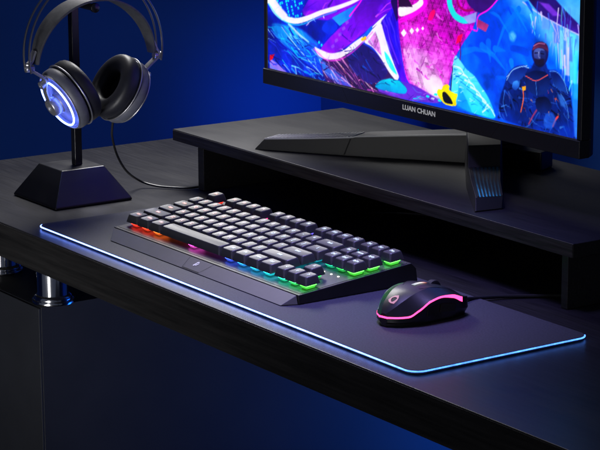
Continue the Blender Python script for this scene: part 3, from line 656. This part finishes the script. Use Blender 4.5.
# ------------------------------------------------------------------ monitor
MX0, MX1, MY, MZ0, MZ1 = -.0402, .5312, .332, .1264, .4640
CXM = .2495
mon = thing('monitor', (CXM,.40,rz), 'wide black monitor showing colourful game art, on the wooden shelf', 'monitor')
SX0, SX1, SZ0, SZ1 = -.0330, .5240, .1452, .4580
f = MB()
f.box(MX0, MX1, MY-.0022, MY+.012, MZ0, SZ0-.0004)                   # chin, a touch proud
bz = f.build('chin', M['bezel'], mon, bevel=.0010)
fr = MB(); fr.box(MX0,SX0,MY,MY+.012,SZ0-.0002,MZ1); fr.box(SX1,MX1,MY,MY+.012,SZ0-.0002,MZ1); fr.box(SX0+.0001,SX1-.0001,MY,MY+.012,SZ1,MZ1-.0003)
fr.build('frame', M['bezel'], mon, bevel=.0008)
lip = MB(); lip.box(SX0-.001,SX1+.001,MY-.0005,MY+.0015,SZ0-.0012,SZ0+.0004); lip.build('screen_lip', M['bar'], bz, smooth=0)
def rr_ring(x0,x1,z0,z1,y): return [(x0,y,z0),(x1,y,z0),(x1,y,z1),(x0,y,z1)]
bk = MB().loft([rr_ring(MX0+.0002,MX1-.0002,MZ0+.0004,MZ1-.0004,MY+.0122), rr_ring(MX0+.002,MX1-.002,MZ0+.002,MZ1-.002,MY+.018), rr_ring(MX0+.06,MX1-.06,MZ0+.04,MZ1-.04,MY+.045), rr_ring(MX0+.09,MX1-.09,MZ0+.07,MZ1-.06,MY+.05)])
bk.build('back_shell', M['bezel'], mon, bevel=.001)
# slanting seams of the chin
sm = MB()
for (xa,za),(xb,zb_) in (((.1231,.1446),(.1372,.1275)),((.4078,.1446),(.3920,.1275))):
    w = .00045; sm.add([(xa-w,MY-.0023,za),(xa+w,MY-.0023,za),(xb+w,MY-.0023,zb_),(xb-w,MY-.0023,zb_)],[(0,3,2,1)])
sm.build('chin_seam', M['groove'], bz, smooth=0)
MB().lathe([(.0006,0),(.0006,.0003)], 12, Matrix.Translation((.4985,MY-.0022,.1345)) @ Matrix.Rotation(R(90),4,'X')).build('led_dot', M['groove'], bz)
tm = text_mesh('LUAN CHUAN', .0076, .00008, .00022)
xs = [v.co.x for v in tm.vertices]; sx = .0585/(max(xs)-min(xs))
tm.transform(Matrix.Translation((.2686-CXM, MY-.0024-.40, .1375-rz)) @ Matrix.Rotation(R(90),4,'X') @ Matrix.Diagonal((sx,1.0,1,1)))
tm.materials.append(M['white_print'])
to = bpy.data.objects.new('brand_lettering', tm); COL.objects.link(to); to.parent = bz
ORG['brand_lettering'] = ORG[mon.name]

# screen: a fine grid whose colour attribute carries the picture it shows
def paint():
    st = .0009
    nx, nz = int((SX1-SX0)/st)+1, int((SZ1-SZ0)/st)+1
    gx = np.linspace(SX0,SX1,nx)*1000; gz = np.linspace(SZ0,SZ1,nz)*1000
    X, Z = np.meshgrid(gx, gz)
    rng = np.random.default_rng(3)
    def fbm(s, oct_=4):
        out = np.zeros_like(X); amp = 1; tot = 0
        for k in range(oct_):
            n = rng.random((int(340/s)+4, int(620/s)+4))
            u = (X-X.min())/s; w = (Z-Z.min())/s; i = u.astype(int); j = w.astype(int); fu = u-i; fw = w-j
            fu = fu*fu*(3-2*fu); fw = fw*fw*(3-2*fw)
            out += amp*((n[j,i]*(1-fu)+n[j,i+1]*fu)*(1-fw)+(n[j+1,i]*(1-fu)+n[j+1,i+1]*fu)*fw); tot += amp; amp *= .55; s /= 2
        return out/tot
    N1, N2, N3 = fbm(40), fbm(18), fbm(9)
    img = np.zeros(X.shape+(3,))
    t = ((X-X.min())/(X.max()-X.min()))[...,None]
    img[:] = np.array((30,40,170))*(1-t)+np.array((30,110,215))*t
    up = np.clip((Z-250)/200,0,1)[...,None]
    img = img*(1-up)+(np.array((120,20,170))*(1-t)+np.array((40,120,225))*t)*up
    x0_, z0_, dx_, dz_ = gx[0], gz[0], gx[1]-gx[0], gz[1]-gz[0]
    def win(pts, pad):
        xs = [p[0] for p in pts]; zs = [p[1] for p in pts]
        a0 = max(0,int((min(xs)-pad-x0_)/dx_)); a1 = min(nx,int((max(xs)+pad-x0_)/dx_)+2)
        b0 = max(0,int((min(zs)-pad-z0_)/dz_)); b1 = min(nz,int((max(zs)+pad-z0_)/dz_)+2)
        return (slice(b0,b1), slice(a0,a1)) if a1 > a0 and b1 > b0 else None
    def over(w, c, a): img[w] = img[w]*(1-a[...,None])+c*a[...,None]
    def segd(w, ax,az,bx,bz_):
        dx,dz = bx-ax,bz_-az; L2 = dx*dx+dz*dz+1e-9; x, z = X[w], Z[w]
        h = np.clip(((x-ax)*dx+(z-az)*dz)/L2,0,1); return np.hypot(x-ax-h*dx, z-az-h*dz), h
    def chaikin(pts, closed):
        for _ in range(2):
            n = len(pts); o = [] if closed else [pts[0]]
            for k in range(n if closed else n-1):
                (ax,az),(bx,bz_) = pts[k],pts[(k+1)%n]
                o += [(ax*.8+bx*.2,az*.8+bz_*.2),(ax*.2+bx*.8,az*.2+bz_*.8)]
            if not closed: o.append(pts[-1])
            pts = o
        return pts
    def inside(w, pts):
        ins = np.zeros(X[w].shape,bool); d = np.full(X[w].shape,1e9); n = len(pts)
        for k in range(n):
            (ax,az),(bx,bz_) = pts[k],pts[(k+1)%n]
            if az != bz_: ins ^= ((az > Z[w]) != (bz_ > Z[w])) & (X[w] < (bx-ax)*(Z[w]-az)/(bz_-az)+ax)
            d = np.minimum(d, segd(w,ax,az,bx,bz_)[0])
        return np.where(ins,d,-d)
    def line(pts, w0, w1, c, soft, al, clip=None):
        w = win(pts, max(w0,w1)+soft+1)
        if w is None: return
        n = len(pts)-1; a = np.zeros(X[w].shape)
        for k in range(n):
            d, h = segd(w,*pts[k],*pts[k+1]); wd = (w0+(w1-w0)*(k+h)/n)/2
            a = np.maximum(a, np.clip((wd-d)/soft+.5,0,1))
        if clip is not None: a = a*clip[w]
        over(w, np.array(c,float)*(.95+.1*N3[w][...,None]), a*al)
    tri1 = np.abs(((X/7+Z/12) % 1)-.5); tri2 = np.abs(((X/7-Z/12) % 1)-.5); tri3 = np.abs(((Z/6) % 1)-.5)
    cell = (np.floor(X/7+Z/12)*7.13+np.floor(X/7-Z/12)*3.77+np.floor(Z/6)*5.31)
    crand = np.abs(np.sin(cell*12.9898)*43758.5453) % 1
    cu, cv = (X*.9+Z*.35)/4.2, (Z*.95-X*.3)/4.2
    sqr = np.abs(np.sin((np.floor(cu)*3.1+np.floor(cv)*7.7)*12.9898)*43758.5453) % 1
    sqe = np.minimum(np.minimum(cu%1,1-cu%1),np.minimum(cv%1,1-cv%1))
    for s in ART:
        if s[0] == 'p':
            _, pts, c, c2, soft, al, tx = s
            if len(pts) > 4: pts = chaikin(pts, True)
            w = win(pts, soft+1)
            if w is None: continue
            a = np.clip(inside(w,pts)/soft+.5,0,1)*al
            c = np.array(c,float); col = np.broadcast_to(c, img[w].shape)
            if c2:
                zs = [p[1] for p in pts]; g_ = np.clip((max(zs)-Z[w])/(max(zs)-min(zs)),0,1)
                g_ = np.clip(g_+(N1[w]-.5)*.9,0,1)[...,None]; col = c*(1-g_)+np.array(c2,float)*g_
            if tx == 1: col = col*(.60+.80*N2[w][...,None])
            elif tx == 2:
                q = ((sqr[w] > .5) & (sqe[w] > .14))[...,None]; col = np.where(q, np.minimum(col*(.9+.5*sqr[w][...,None])+np.array((10,30,20)),255), col*np.array((.5,.42,.85)))
            elif tx == 3:
                e_ = np.minimum(np.minimum(tri1,tri2),tri3)[w]
                col = col*(.68+.42*crand[w][...,None]+.5*(N2[w][...,None]-.5)); col = np.where((e_ < .06)[...,None], col*.72+np.array((245,150,240))*.28, col)
            else: col = col*(.86+.28*N3[w][...,None])
            over(w, np.clip(col,0,255), a)
        elif s[0] == 'l':
            _, pts, w0, w1, c, soft, al = s
            line(chaikin(pts,False) if len(pts) > 2 else pts, w0, w1, c, soft, al)
        else:      # many small brush strokes inside a region
            _, pts, n, ang, spr, lmin, lmax, wmin, wmax, pal = s
            full = (slice(0,nz),slice(0,nx)); w = win(pts,2); clip = np.zeros(X.shape)
            if w is None: continue
            clip[w] = np.clip(inside(w,pts)/2+.5,0,1)
            xs = [p[0] for p in pts]; zs = [p[1] for p in pts]
            for k in range(n):
                cx, cz = rng.uniform(min(xs),max(xs)), rng.uniform(min(zs),max(zs))
                a_ = math.radians(ang+rng.normal()*spr); L_ = rng.uniform(lmin,lmax)/2; bend = rng.normal()*.18*L_
                dx, dz = math.cos(a_)*L_, math.sin(a_)*L_
                line([(cx-dx,cz-dz),(cx-dz*bend/L_,cz+dx*bend/L_),(cx+dx,cz+dz)], rng.uniform(wmin,wmax), wmin*.5, pal[rng.integers(len(pal))], .9, rng.uniform(.45,.95), clip)
    # the picture's own light bloom and contrast
    def blur(A, r):
        for ax in (0,1):
            for _ in range(2):
                P_ = np.concatenate([np.repeat(np.take(A,[0],ax),r+1,ax),A,np.repeat(np.take(A,[-1],ax),r,ax)],ax); Cs = np.cumsum(P_,ax)
                n_ = A.shape[ax]; A = (np.take(Cs,range(2*r+1,2*r+1+n_),ax)-np.take(Cs,range(0,n_),ax))/(2*r+1)
        return A
    hi = np.clip(img-150,0,255); img += blur(hi,6)*.35
    f_ = np.clip(img/255,0,1); f_ = f_+.16*np.sin((f_-.5)*2*math.pi)*-.5*-1*(-1) if False else f_*f_*(3-2*f_)*.55+f_*.45
    lum = f_.mean(-1,keepdims=True); f_ = np.clip(lum+(f_-lum)*1.16,0,1); img = f_*255
    img = np.clip(img,0,255)/255
    img = np.where(img <= .04045, img/12.92, ((img+.055)/1.055)**2.4)
    o = ORG[mon.name]
    co = np.stack([X/1000-o.x, np.full(X.shape, MY+.0010-o.y), Z/1000-o.z], -1).reshape(-1,3)
    me = bpy.data.meshes.new('screen')
    idx = np.arange(nx*nz).reshape(nz,nx)
    fc = np.stack([idx[:-1,:-1],idx[:-1,1:],idx[1:,1:],idx[1:,:-1]],-1).reshape(-1,4)
    me.vertices.add(len(co)); me.vertices.foreach_set('co', co.ravel())
    me.loops.add(fc.size); me.loops.foreach_set('vertex_index', fc.ravel().astype(np.int32))
    me.polygons.add(len(fc)); me.polygons.foreach_set('loop_start', (np.arange(len(fc))*4).astype(np.int32))
    me.update(calc_edges=True); me.validate()
    at = me.color_attributes.new('picture', 'FLOAT_COLOR', 'POINT')
    at.data.foreach_set('color', np.concatenate([img.reshape(-1,3), np.ones((nx*nz,1))],1).astype(np.float32).ravel())
    m = bpy.data.materials.new('screen_picture'); m.use_nodes = True
    nt = m.node_tree; b = nt.nodes['Principled BSDF']; b.inputs['Base Color'].default_value = (.01,.01,.01,1); b.inputs['Roughness'].default_value = .4
    an = nt.nodes.new('ShaderNodeAttribute'); an.attribute_name = 'picture'
    nt.links.new(an.outputs['Color'], b.inputs['Emission Color']); b.inputs['Emission Strength'].default_value = 1.0
    me.materials.append(m)
    so = bpy.data.objects.new('screen', me); COL.objects.link(so); so.parent = mon
paint()

# V-shaped foot: each arm is a bar of changing height, tip first
def arm(mir):
    fx = (lambda x: x) if mir < 0 else (lambda x: 2*CXM-x)
    # stations along the arm: inner (front) bottom xy, outer (back) bottom xy, height of inner and outer edge, top inset
    st = [((.0464,.2606),(.0410,.2945),.0012,.0012),((.0555,.2675),(.0440,.2985),.0130,.0130),((.1000,.2975),(.0860,.3300),.0170,.0170),((.1435,.3275),(.1270,.3640),.0215,.0215),((.1480,.3310),(.1310,.3680),.0228,.0228),((.2280,.3925),(.2000,.4250),.0300,.0300),((.2610,.4170),(.2450,.4560),.0330,.0330)] if mir < 0 else [((.0464,.2606),(.0410,.2945),.0012,.0012),((.0555,.2675),(.0440,.2985),.0130,.0130),((.1000,.2975),(.0860,.3300),.0170,.0170),((.1435,.3275),(.1270,.3640),.0215,.0215),((.1460,.3295),(.1300,.3660),.0250,.0250),((.1560,.3370),(.1390,.3740),.0430,.0430),((.2310,.3950),(.2000,.4250),.0450,.0450),((.2440,.4050),(.2250,.4450),.0480,.0480)]
    rings = []
    for (ix,iy),(ox,oy),hi,ho in st:
        rings.append([(fx(ix),iy,rz+.0002),(fx(ox),oy,rz+.0002),(fx(ox*.93+ix*.07),oy*.93+iy*.07,rz+ho),(fx(ix*.95+ox*.05),iy*.95+oy*.05,rz+hi)])
    a = MB().loft(rings).build('foot_arm', M['foot'], mon, bevel=.0006, smooth=15)
    # perforated strip on the upper face: thin ribs across the arm
    top = []
    for i in (1,2,3): top.append((Vector(rings[i][3]),Vector(rings[i][2])))
    n = 25 if mir < 0 else 9
    rb = MB(); tot = 2
    for k in range(n):
        t = (k+.5)/n*tot; i = min(int(t),1); f_ = t-i
        A = top[i][0].lerp(top[i+1][0],f_); B = top[i][1].lerp(top[i+1][1],f_); d = (top[i+1][0]-top[i][0]).normalized()*(.0008 if mir < 0 else .0)
        A2, B2 = A.lerp(B,.07), A.lerp(B,.95); up = Vector((0,0,.0011))
        if mir < 0: rb.add([A2-d,B2-d,B2+d,A2+d,A2-d+up,B2-d+up,B2+d+up,A2+d+up],[(0,3,2,1),(4,5,6,7),(0,1,5,4),(1,2,6,5),(2,3,7,6),(3,0,4,7)])
    if mir > 0:   # lengthwise ribs, seen end-on
        for k in range(8):
            s_ = .10+.86*k/7
            P_ = [top[i][0].lerp(top[i][1],s_) for i in (0,1,2)]
            dx = Vector((.0006,.0008,0)); up = Vector((0,0,.0009))
            for p,q in zip(P_,P_[1:]): rb.add([p-dx,p+dx,q+dx,q-dx,p-dx+up,p+dx+up,q+dx+up,q-dx+up],[(0,3,2,1),(4,5,6,7),(0,1,5,4),(1,2,6,5),(2,3,7,6),(3,0,4,7)])
    rb.build('rib_strip', M['foot_mesh_highlight'] if mir < 0 else M['foot'], a, smooth=0)
    if mir > 0:   # emissive blue strips between the ribs, fading away from the tip
        lb = MB()
        for k in range(7):
            s_ = .10+.86*(k+.5)/7
            P_ = [top[i][0].lerp(top[i][1],s_) for i in (0,1,2)]; dx = Vector((.0010,.0013,0)); up = Vector((0,0,.0003))
            for p,q in zip(P_,P_[1:]): lb.add([p-dx+up,p+dx+up,q+dx+up,q-dx+up],[(0,1,2,3)])
        bm_ = glow('foot_blue', (.02,.2,.8), .5)
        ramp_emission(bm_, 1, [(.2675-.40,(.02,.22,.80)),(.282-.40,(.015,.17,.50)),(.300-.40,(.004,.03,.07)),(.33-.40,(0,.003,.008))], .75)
        lb.build('blue_channel', bm_, a, smooth=0)
    if mir < 0:  # bright strip added as a highlight along the arm's upper edge
        tr = MB()
        for i in (1,2,3,4,5):
            A,B = Vector(rings[i][3]),Vector(rings[i+1][3]); o_ = Vector((-.0006,.0008,0)); u_ = Vector((0,0,.0008)); v_ = Vector((.0003,-.0004,-.0007))
            tr.add([A+v_,B+v_,B+u_,A+u_,A+u_+o_,B+u_+o_],[(0,1,2,3),(3,2,5,4)])
        tr.build('edge_highlight', M['foot_mesh_highlight'], a, smooth=0)
        gv = MB(); A,B = Vector(rings[3][3]),Vector(rings[3][0]); n_ = Vector((.58,-.8,.1)).normalized()*.0002; d = Vector((.8,.58,0))*.0008
        B = B+Vector((-.006,-.0044,.001)); gv.add([A-d+n_,A+d+n_,B+d+n_,B-d+n_],[(0,1,2,3)]); gv.build('seam', M['groove'], a, smooth=0)
    return a
arm(-1); arm(1)
hub = MB()
hub.loft([[(x,y,z) for x,y in ((.256,.432),(.270,.432),(.300,.436),(.337,.447),(.325,.474),(.262,.496),(.222,.470),(.216,.430))] for z in (rz+.0002,rz+.0215)]).build('foot_hub', M['foot'], mon, bevel=.002)
MB().loft([[(.2290,.424,rz+.0217),(.2780,.424,rz+.0217),(.2860,.466,rz+.0217),(.2330,.466,rz+.0217)],[(.2270,.428,rz+.24),(.2740,.428,rz+.24),(.2760,.468,rz+.24),(.2260,.468,rz+.24)]]).build('neck', M['foot'], mon, bevel=.002)
MB().box(.19,.31,MY+.0503,.4148,.24,.34).build('mount', M['foot'], mon, bevel=.002)

# ------------------------------------------------------------------ headphone stand
hs = thing('headphone_stand', (-.117,.109,0), 'black headphone stand with a tapered square base, at the left of the desk', 'headphone stand')
bx0,bx1,by0,by1 = -.1700,-.0645,.0580,.1603
tx0,tx1,ty0,ty1,th = -.1462,-.0890,.0805,.1372,.0403
MB().loft([[(bx0,by0,.0003),(bx1,by0,.0003),(bx1,by1,.0003),(bx0,by1,.0003)],[(bx0,by0,.003),(bx1,by0,.003),(bx1,by1,.003),(bx0,by1,.003)],[(tx0,ty0,th),(tx1,ty0,th),(tx1,ty1,th),(tx0,ty1,th)]]).build('base', M['stand_gloss'], hs, bevel=.0012)
PX, PY = -.1120, .1135
MB().box(PX-.0048,PX+.0048,PY-.0048,PY+.0048,th+.0002,.2500).build('pole', M['pole'], hs, bevel=.0008)
hk = MB(); hk.tube([(PX+.0050,PY,.2335),(PX+.030,PY,.2320),(PX+.0500,PY,.2320)], .0040, 14); hk.lathe([(.0046,0),(.0056,.0008),(.0056,.0042),(.0046,.005)],20,Matrix.Translation((PX+.0500,PY,.2320)) @ Matrix.Rotation(R(90),4,'Y'))
hk.build('hook', M['pole'], hs)

# ------------------------------------------------------------------ headphones
HC = Vector((-.0745,.1194,.1288))
hp = thing('headphones', HC, 'open-back headphones with glowing blue ear cups, hanging on the black stand', 'headphones')
def hpt(x,y,z): return HC+Vector((x,y,z))
# steel bows
for dx in (-.0068,.0068):
    pts = []
    for k in range(49):
        a = R(-12+204*k/48); pts.append(hpt(dx, -.0875*math.cos(a), .052+.0875*math.sin(a)*(1.02)))
    MB().tube(pts, .0013, 8).build('bow', M['wire'], hp)
# leather band (wide strap with thickness)
b = MB(); rings = []
for k in range(45):
    a = R(2+176*k/44); c_, s_ = math.cos(a), math.sin(a)
    ry, rzz = .0765, .0720; w = .0060+.0125*s_**.8
    cy, cz = -ry*c_, .0400+rzz*s_; n = Vector((0,-c_/ry,s_/rzz)).normalized()
    p = hpt(0,cy,cz); t_ = .0013
    rings.append([p+Vector((-w,0,0))-n*t_, p+Vector((w,0,0))-n*t_, p+Vector((w+.0006,0,0)), p+Vector((w,0,0))+n*t_, p+Vector((-w,0,0))+n*t_, p+Vector((-w-.0006,0,0))])
b.loft(rings); b.build('headband', M['leather'], hp, smooth=50)
def cup(sd):
    ang = R(27 if sd < 0 else 30); n = Vector((0, sd*math.cos(ang), -math.sin(ang)))      # outward axis
    X = Vector((1,0,0)); Y = n.cross(X)
    c = hpt(0, sd*.0385, 0)
    T = Matrix(((X.x,Y.x,n.x,c.x),(X.y,Y.y,n.y,c.y),(X.z,Y.z,n.z,c.z),(0,0,0,1)))
    shell = MB().lathe([(.0300,-.004),(.0375,-.004),(.0388,-.002),(.0388,.0035),(.0380,.0060),(.0368,.0075),(.0358,.0085),(.0345,.0092),(.0330,.0092),(.0318,.0078),(.0310,.0064),(.0290,.0062),(.0200,.0070),(.0120,.0080),(.002,.0080)], 64, T).build('ear_cup', M['shell'], hp, smooth=35)
    def torus(R_, r_, h, m, name, par, ry=None):
        pts = [T @ Vector((R_*math.cos(2*math.pi*k/72), R_*math.sin(2*math.pi*k/72), h)) for k in range(72)]
        o = MB().tube(pts, r_, 10, closed=True).build(name, m, hp); o.parent = par; return o
    torus(.0292, .0011, .0124, M['ring'], 'light_ring', shell)
    torus(.0352, .0011, .0092, M['grey_metal'], 'rim', shell)
    o = MB().lathe([(.0125,.0070),(.0125,.0120),(.0112,.0130),(.0112,.0215),(.0100,.0230),(.0060,.0232),(.0055,.0222),(.001,.0222)], 32, T).build('hub', M['grey_metal'], hp); o.parent = shell
    # ear pad: thick ring with an opening
    prof = []
    rm, tw, hh = .0285, .0108, .0105
    pr = MB(); rings = []
    for k in range(64):
        a = 2*math.pi*k/64; ring = []
        for j in range(20):
            b_ = 2*math.pi*j/20; cx, cz = math.cos(b_), math.sin(b_)
            rx_ = rm+tw*math.copysign(abs(cx)**.75,cx); hz_ = -.0145+hh*math.copysign(abs(cz)**.75,cz)
            ring.append(T @ Vector((rx_*math.cos(a), rx_*math.sin(a), hz_)))
        rings.append(ring)
    padr = pr.loft(rings, closed=True).build('ear_pad', M['padleather'], hp, smooth=60)
    o = MB().lathe([(.0005,-.0062),(.0250,-.0062),(.0250,-.0050),(.0005,-.0050)], 48, T).build('ear_pad_lining', M['mesh_cloth'], hp); o.parent = padr
    o = torus(.0394, .0009, -.0064, M['grey_metal'], 'piping', padr)
    # yoke from the hinge at the bow end to the hub
    hy, hz = sd*.0850, .0385
    top_ = hpt(0, hy, hz)
    up = T @ Vector((0, -.0345*sd if False else 0, .0)) 
    edge = T @ Vector((0, (1 if (T.to_3x3() @ Vector((0,1,0))).z > 0 else -1)*.0345, .0135))
    midp = T @ Vector((0, (1 if (T.to_3x3() @ Vector((0,1,0))).z > 0 else -1)*.0200, .0190))
    cen = T @ Vector((0,0,.0210))
    yk = MB()
    path = catmull([hpt(0,sd*.0772,.058), hpt(0,sd*.0815,.048), top_, edge, midp, cen], 8)
    rg = []
    for i_,p in enumerate(path):
        t_ = (path[min(i_+1,len(path)-1)]-path[max(i_-1,0)]).normalized(); nn = t_.cross(X).normalized(); w = .0050; h_ = .0012
        rg.append([p-X*w-nn*h_, p+X*w-nn*h_, p+X*w+nn*h_, p-X*w+nn*h_])
    y_ = yk.loft(rg).build('yoke', M['grey_metal'], hp, bevel=.0005)
    for p,r_,h_ in ((top_, .0044,.0065),(edge.lerp(midp,.35),.0050,.0085)):
        ax = (Vector((0,sd,0)) if p is top_ else n).normalized(); T2 = Matrix.Translation(p-ax*.002) @ ax.to_track_quat('Z','Y').to_matrix().to_4x4()
        o = MB().lathe([(r_*.9,-.0035),(r_,-.003),(r_,h_-.0008),(r_*.8,h_),(r_*.45,h_),(r_*.4,h_-.0006),(.0004,h_-.0006)], 24, T2).build('hinge_knob', M['grey_metal'], hp); o.parent = y_
cup(-1); cup(1)
cb = catmull([(-.0745,.143,.100),(-.0765,.1420,.0860),(-.0785,.1430,.0750),(-.086,.1530,.0520),(-.103,.175,.0270),(-.1180,.2020,.0090),(-.1050,.2170,.0030),(-.0850,.2330,.0022),(-.0740,.2490,.0022),(-.078,.28,.0022),(-.09,.34,.0022),(-.08,.42,.0022)], 10)
MB().tube(cb, .0014, 8).build('cable', M['cable'], hp)

# ------------------------------------------------------------------ camera
cam = bpy.data.cameras.new('camera'); co = bpy.data.objects.new('camera', cam); COL.objects.link(co)
cam.sensor_width = 36; cam.lens = 2229.72/600*36; cam.clip_start = .05; cam.clip_end = 100
y_, p_, r_ = R(34.3028), R(13.0466), R(-.2346)
fw = Vector((-math.cos(y_)*math.cos(p_), math.sin(y_)*math.cos(p_), -math.sin(p_)))
rt_ = fw.cross(Vector((0,0,1))).normalized(); up_ = rt_.cross(fw)
rt2 = rt_*math.cos(r_)+up_*math.sin(r_); up2 = up_*math.cos(r_)-rt_*math.sin(r_)
co.matrix_world = Matrix(((rt2.x,up2.x,-fw.x,2.1718),(rt2.y,up2.y,-fw.y,-1.1259),(rt2.z,up2.z,-fw.z,.5649),(0,0,0,1)))
SC.camera = co

# ------------------------------------------------------------------ light
def area(name, loc, target, size, power, color, size_y=None, spread=180):
    l = bpy.data.lights.new(name, 'AREA'); l.energy = power; l.color = color; l.size = size; l.spread = R(spread)
    if size_y: l.shape = 'RECTANGLE'; l.size_y = size_y
    o = bpy.data.objects.new(name, l); COL.objects.link(o); o.location = loc
    d = Vector(target)-Vector(loc); o.rotation_euler = d.to_track_quat('-Z','Y').to_euler()
    return o
area('softbox', (-.40,.44,.64), (-.12,.22,.0), .36, 3.9, (1,.98,.97), spread=115)
area('rim_softbox', (-.80,.86,.85), (-.10,.20,.02), .85, 1.7, (.96,.98,1.0), spread=100)
area('violet_fill', (.46,.10,.72), (.46,.08,0), .18, .66, (.40,.33,1.0), spread=48)  # added overhead, stands in for violet light off the monitor screen
area('front_fill', (1.3,-1.8,.17), (.08,.3,.04), .5, .75, (1,.98,.97), spread=60)
area('chrome_fill', (.60,-1.10,-.40), (-.07,.05,-.09), .55, .8, (1,1,1), size_y=.25, spread=40)  # unseen, added below desk level to put reflections in the chrome legs
area('wall_fill', (-.58,.88,-.08), (-.88,.93,-.08), .2, .29, (.04,.25,1.0), spread=85)  # unseen blue fill added to grade the left wall towards the corner
area('wall_fill', (.55,.72,.20), (.35,1.0,.15), .4, 1.2, (.04,.25,1.0))  # unseen blue fill added behind the monitor for the back wall
area('under_desk_fill', (.12,.80,-.42), (-.06,.50,-.42), .3, 1.9, (.008,.13,1.0))  # unseen blue fill added for the gradient on the cabinet side
w = bpy.data.worlds.new('World'); SC.world = w; w.use_nodes = True
bg = w.node_tree.nodes['Background']; bg.inputs[0].default_value = (.30,.36,.55,1); bg.inputs[1].default_value = .11
SC.view_settings.view_transform = 'Standard'; SC.view_settings.look = 'None'; SC.view_settings.exposure = 0; SC.view_settings.gamma = 1
SC.render.engine = 'CYCLES'
SC.cycles.use_denoising = True
SC.cycles.max_bounces = 8; SC.cycles.sample_clamp_indirect = 4; SC.cycles.caustics_reflective = False; SC.cycles.caustics_refractive = False
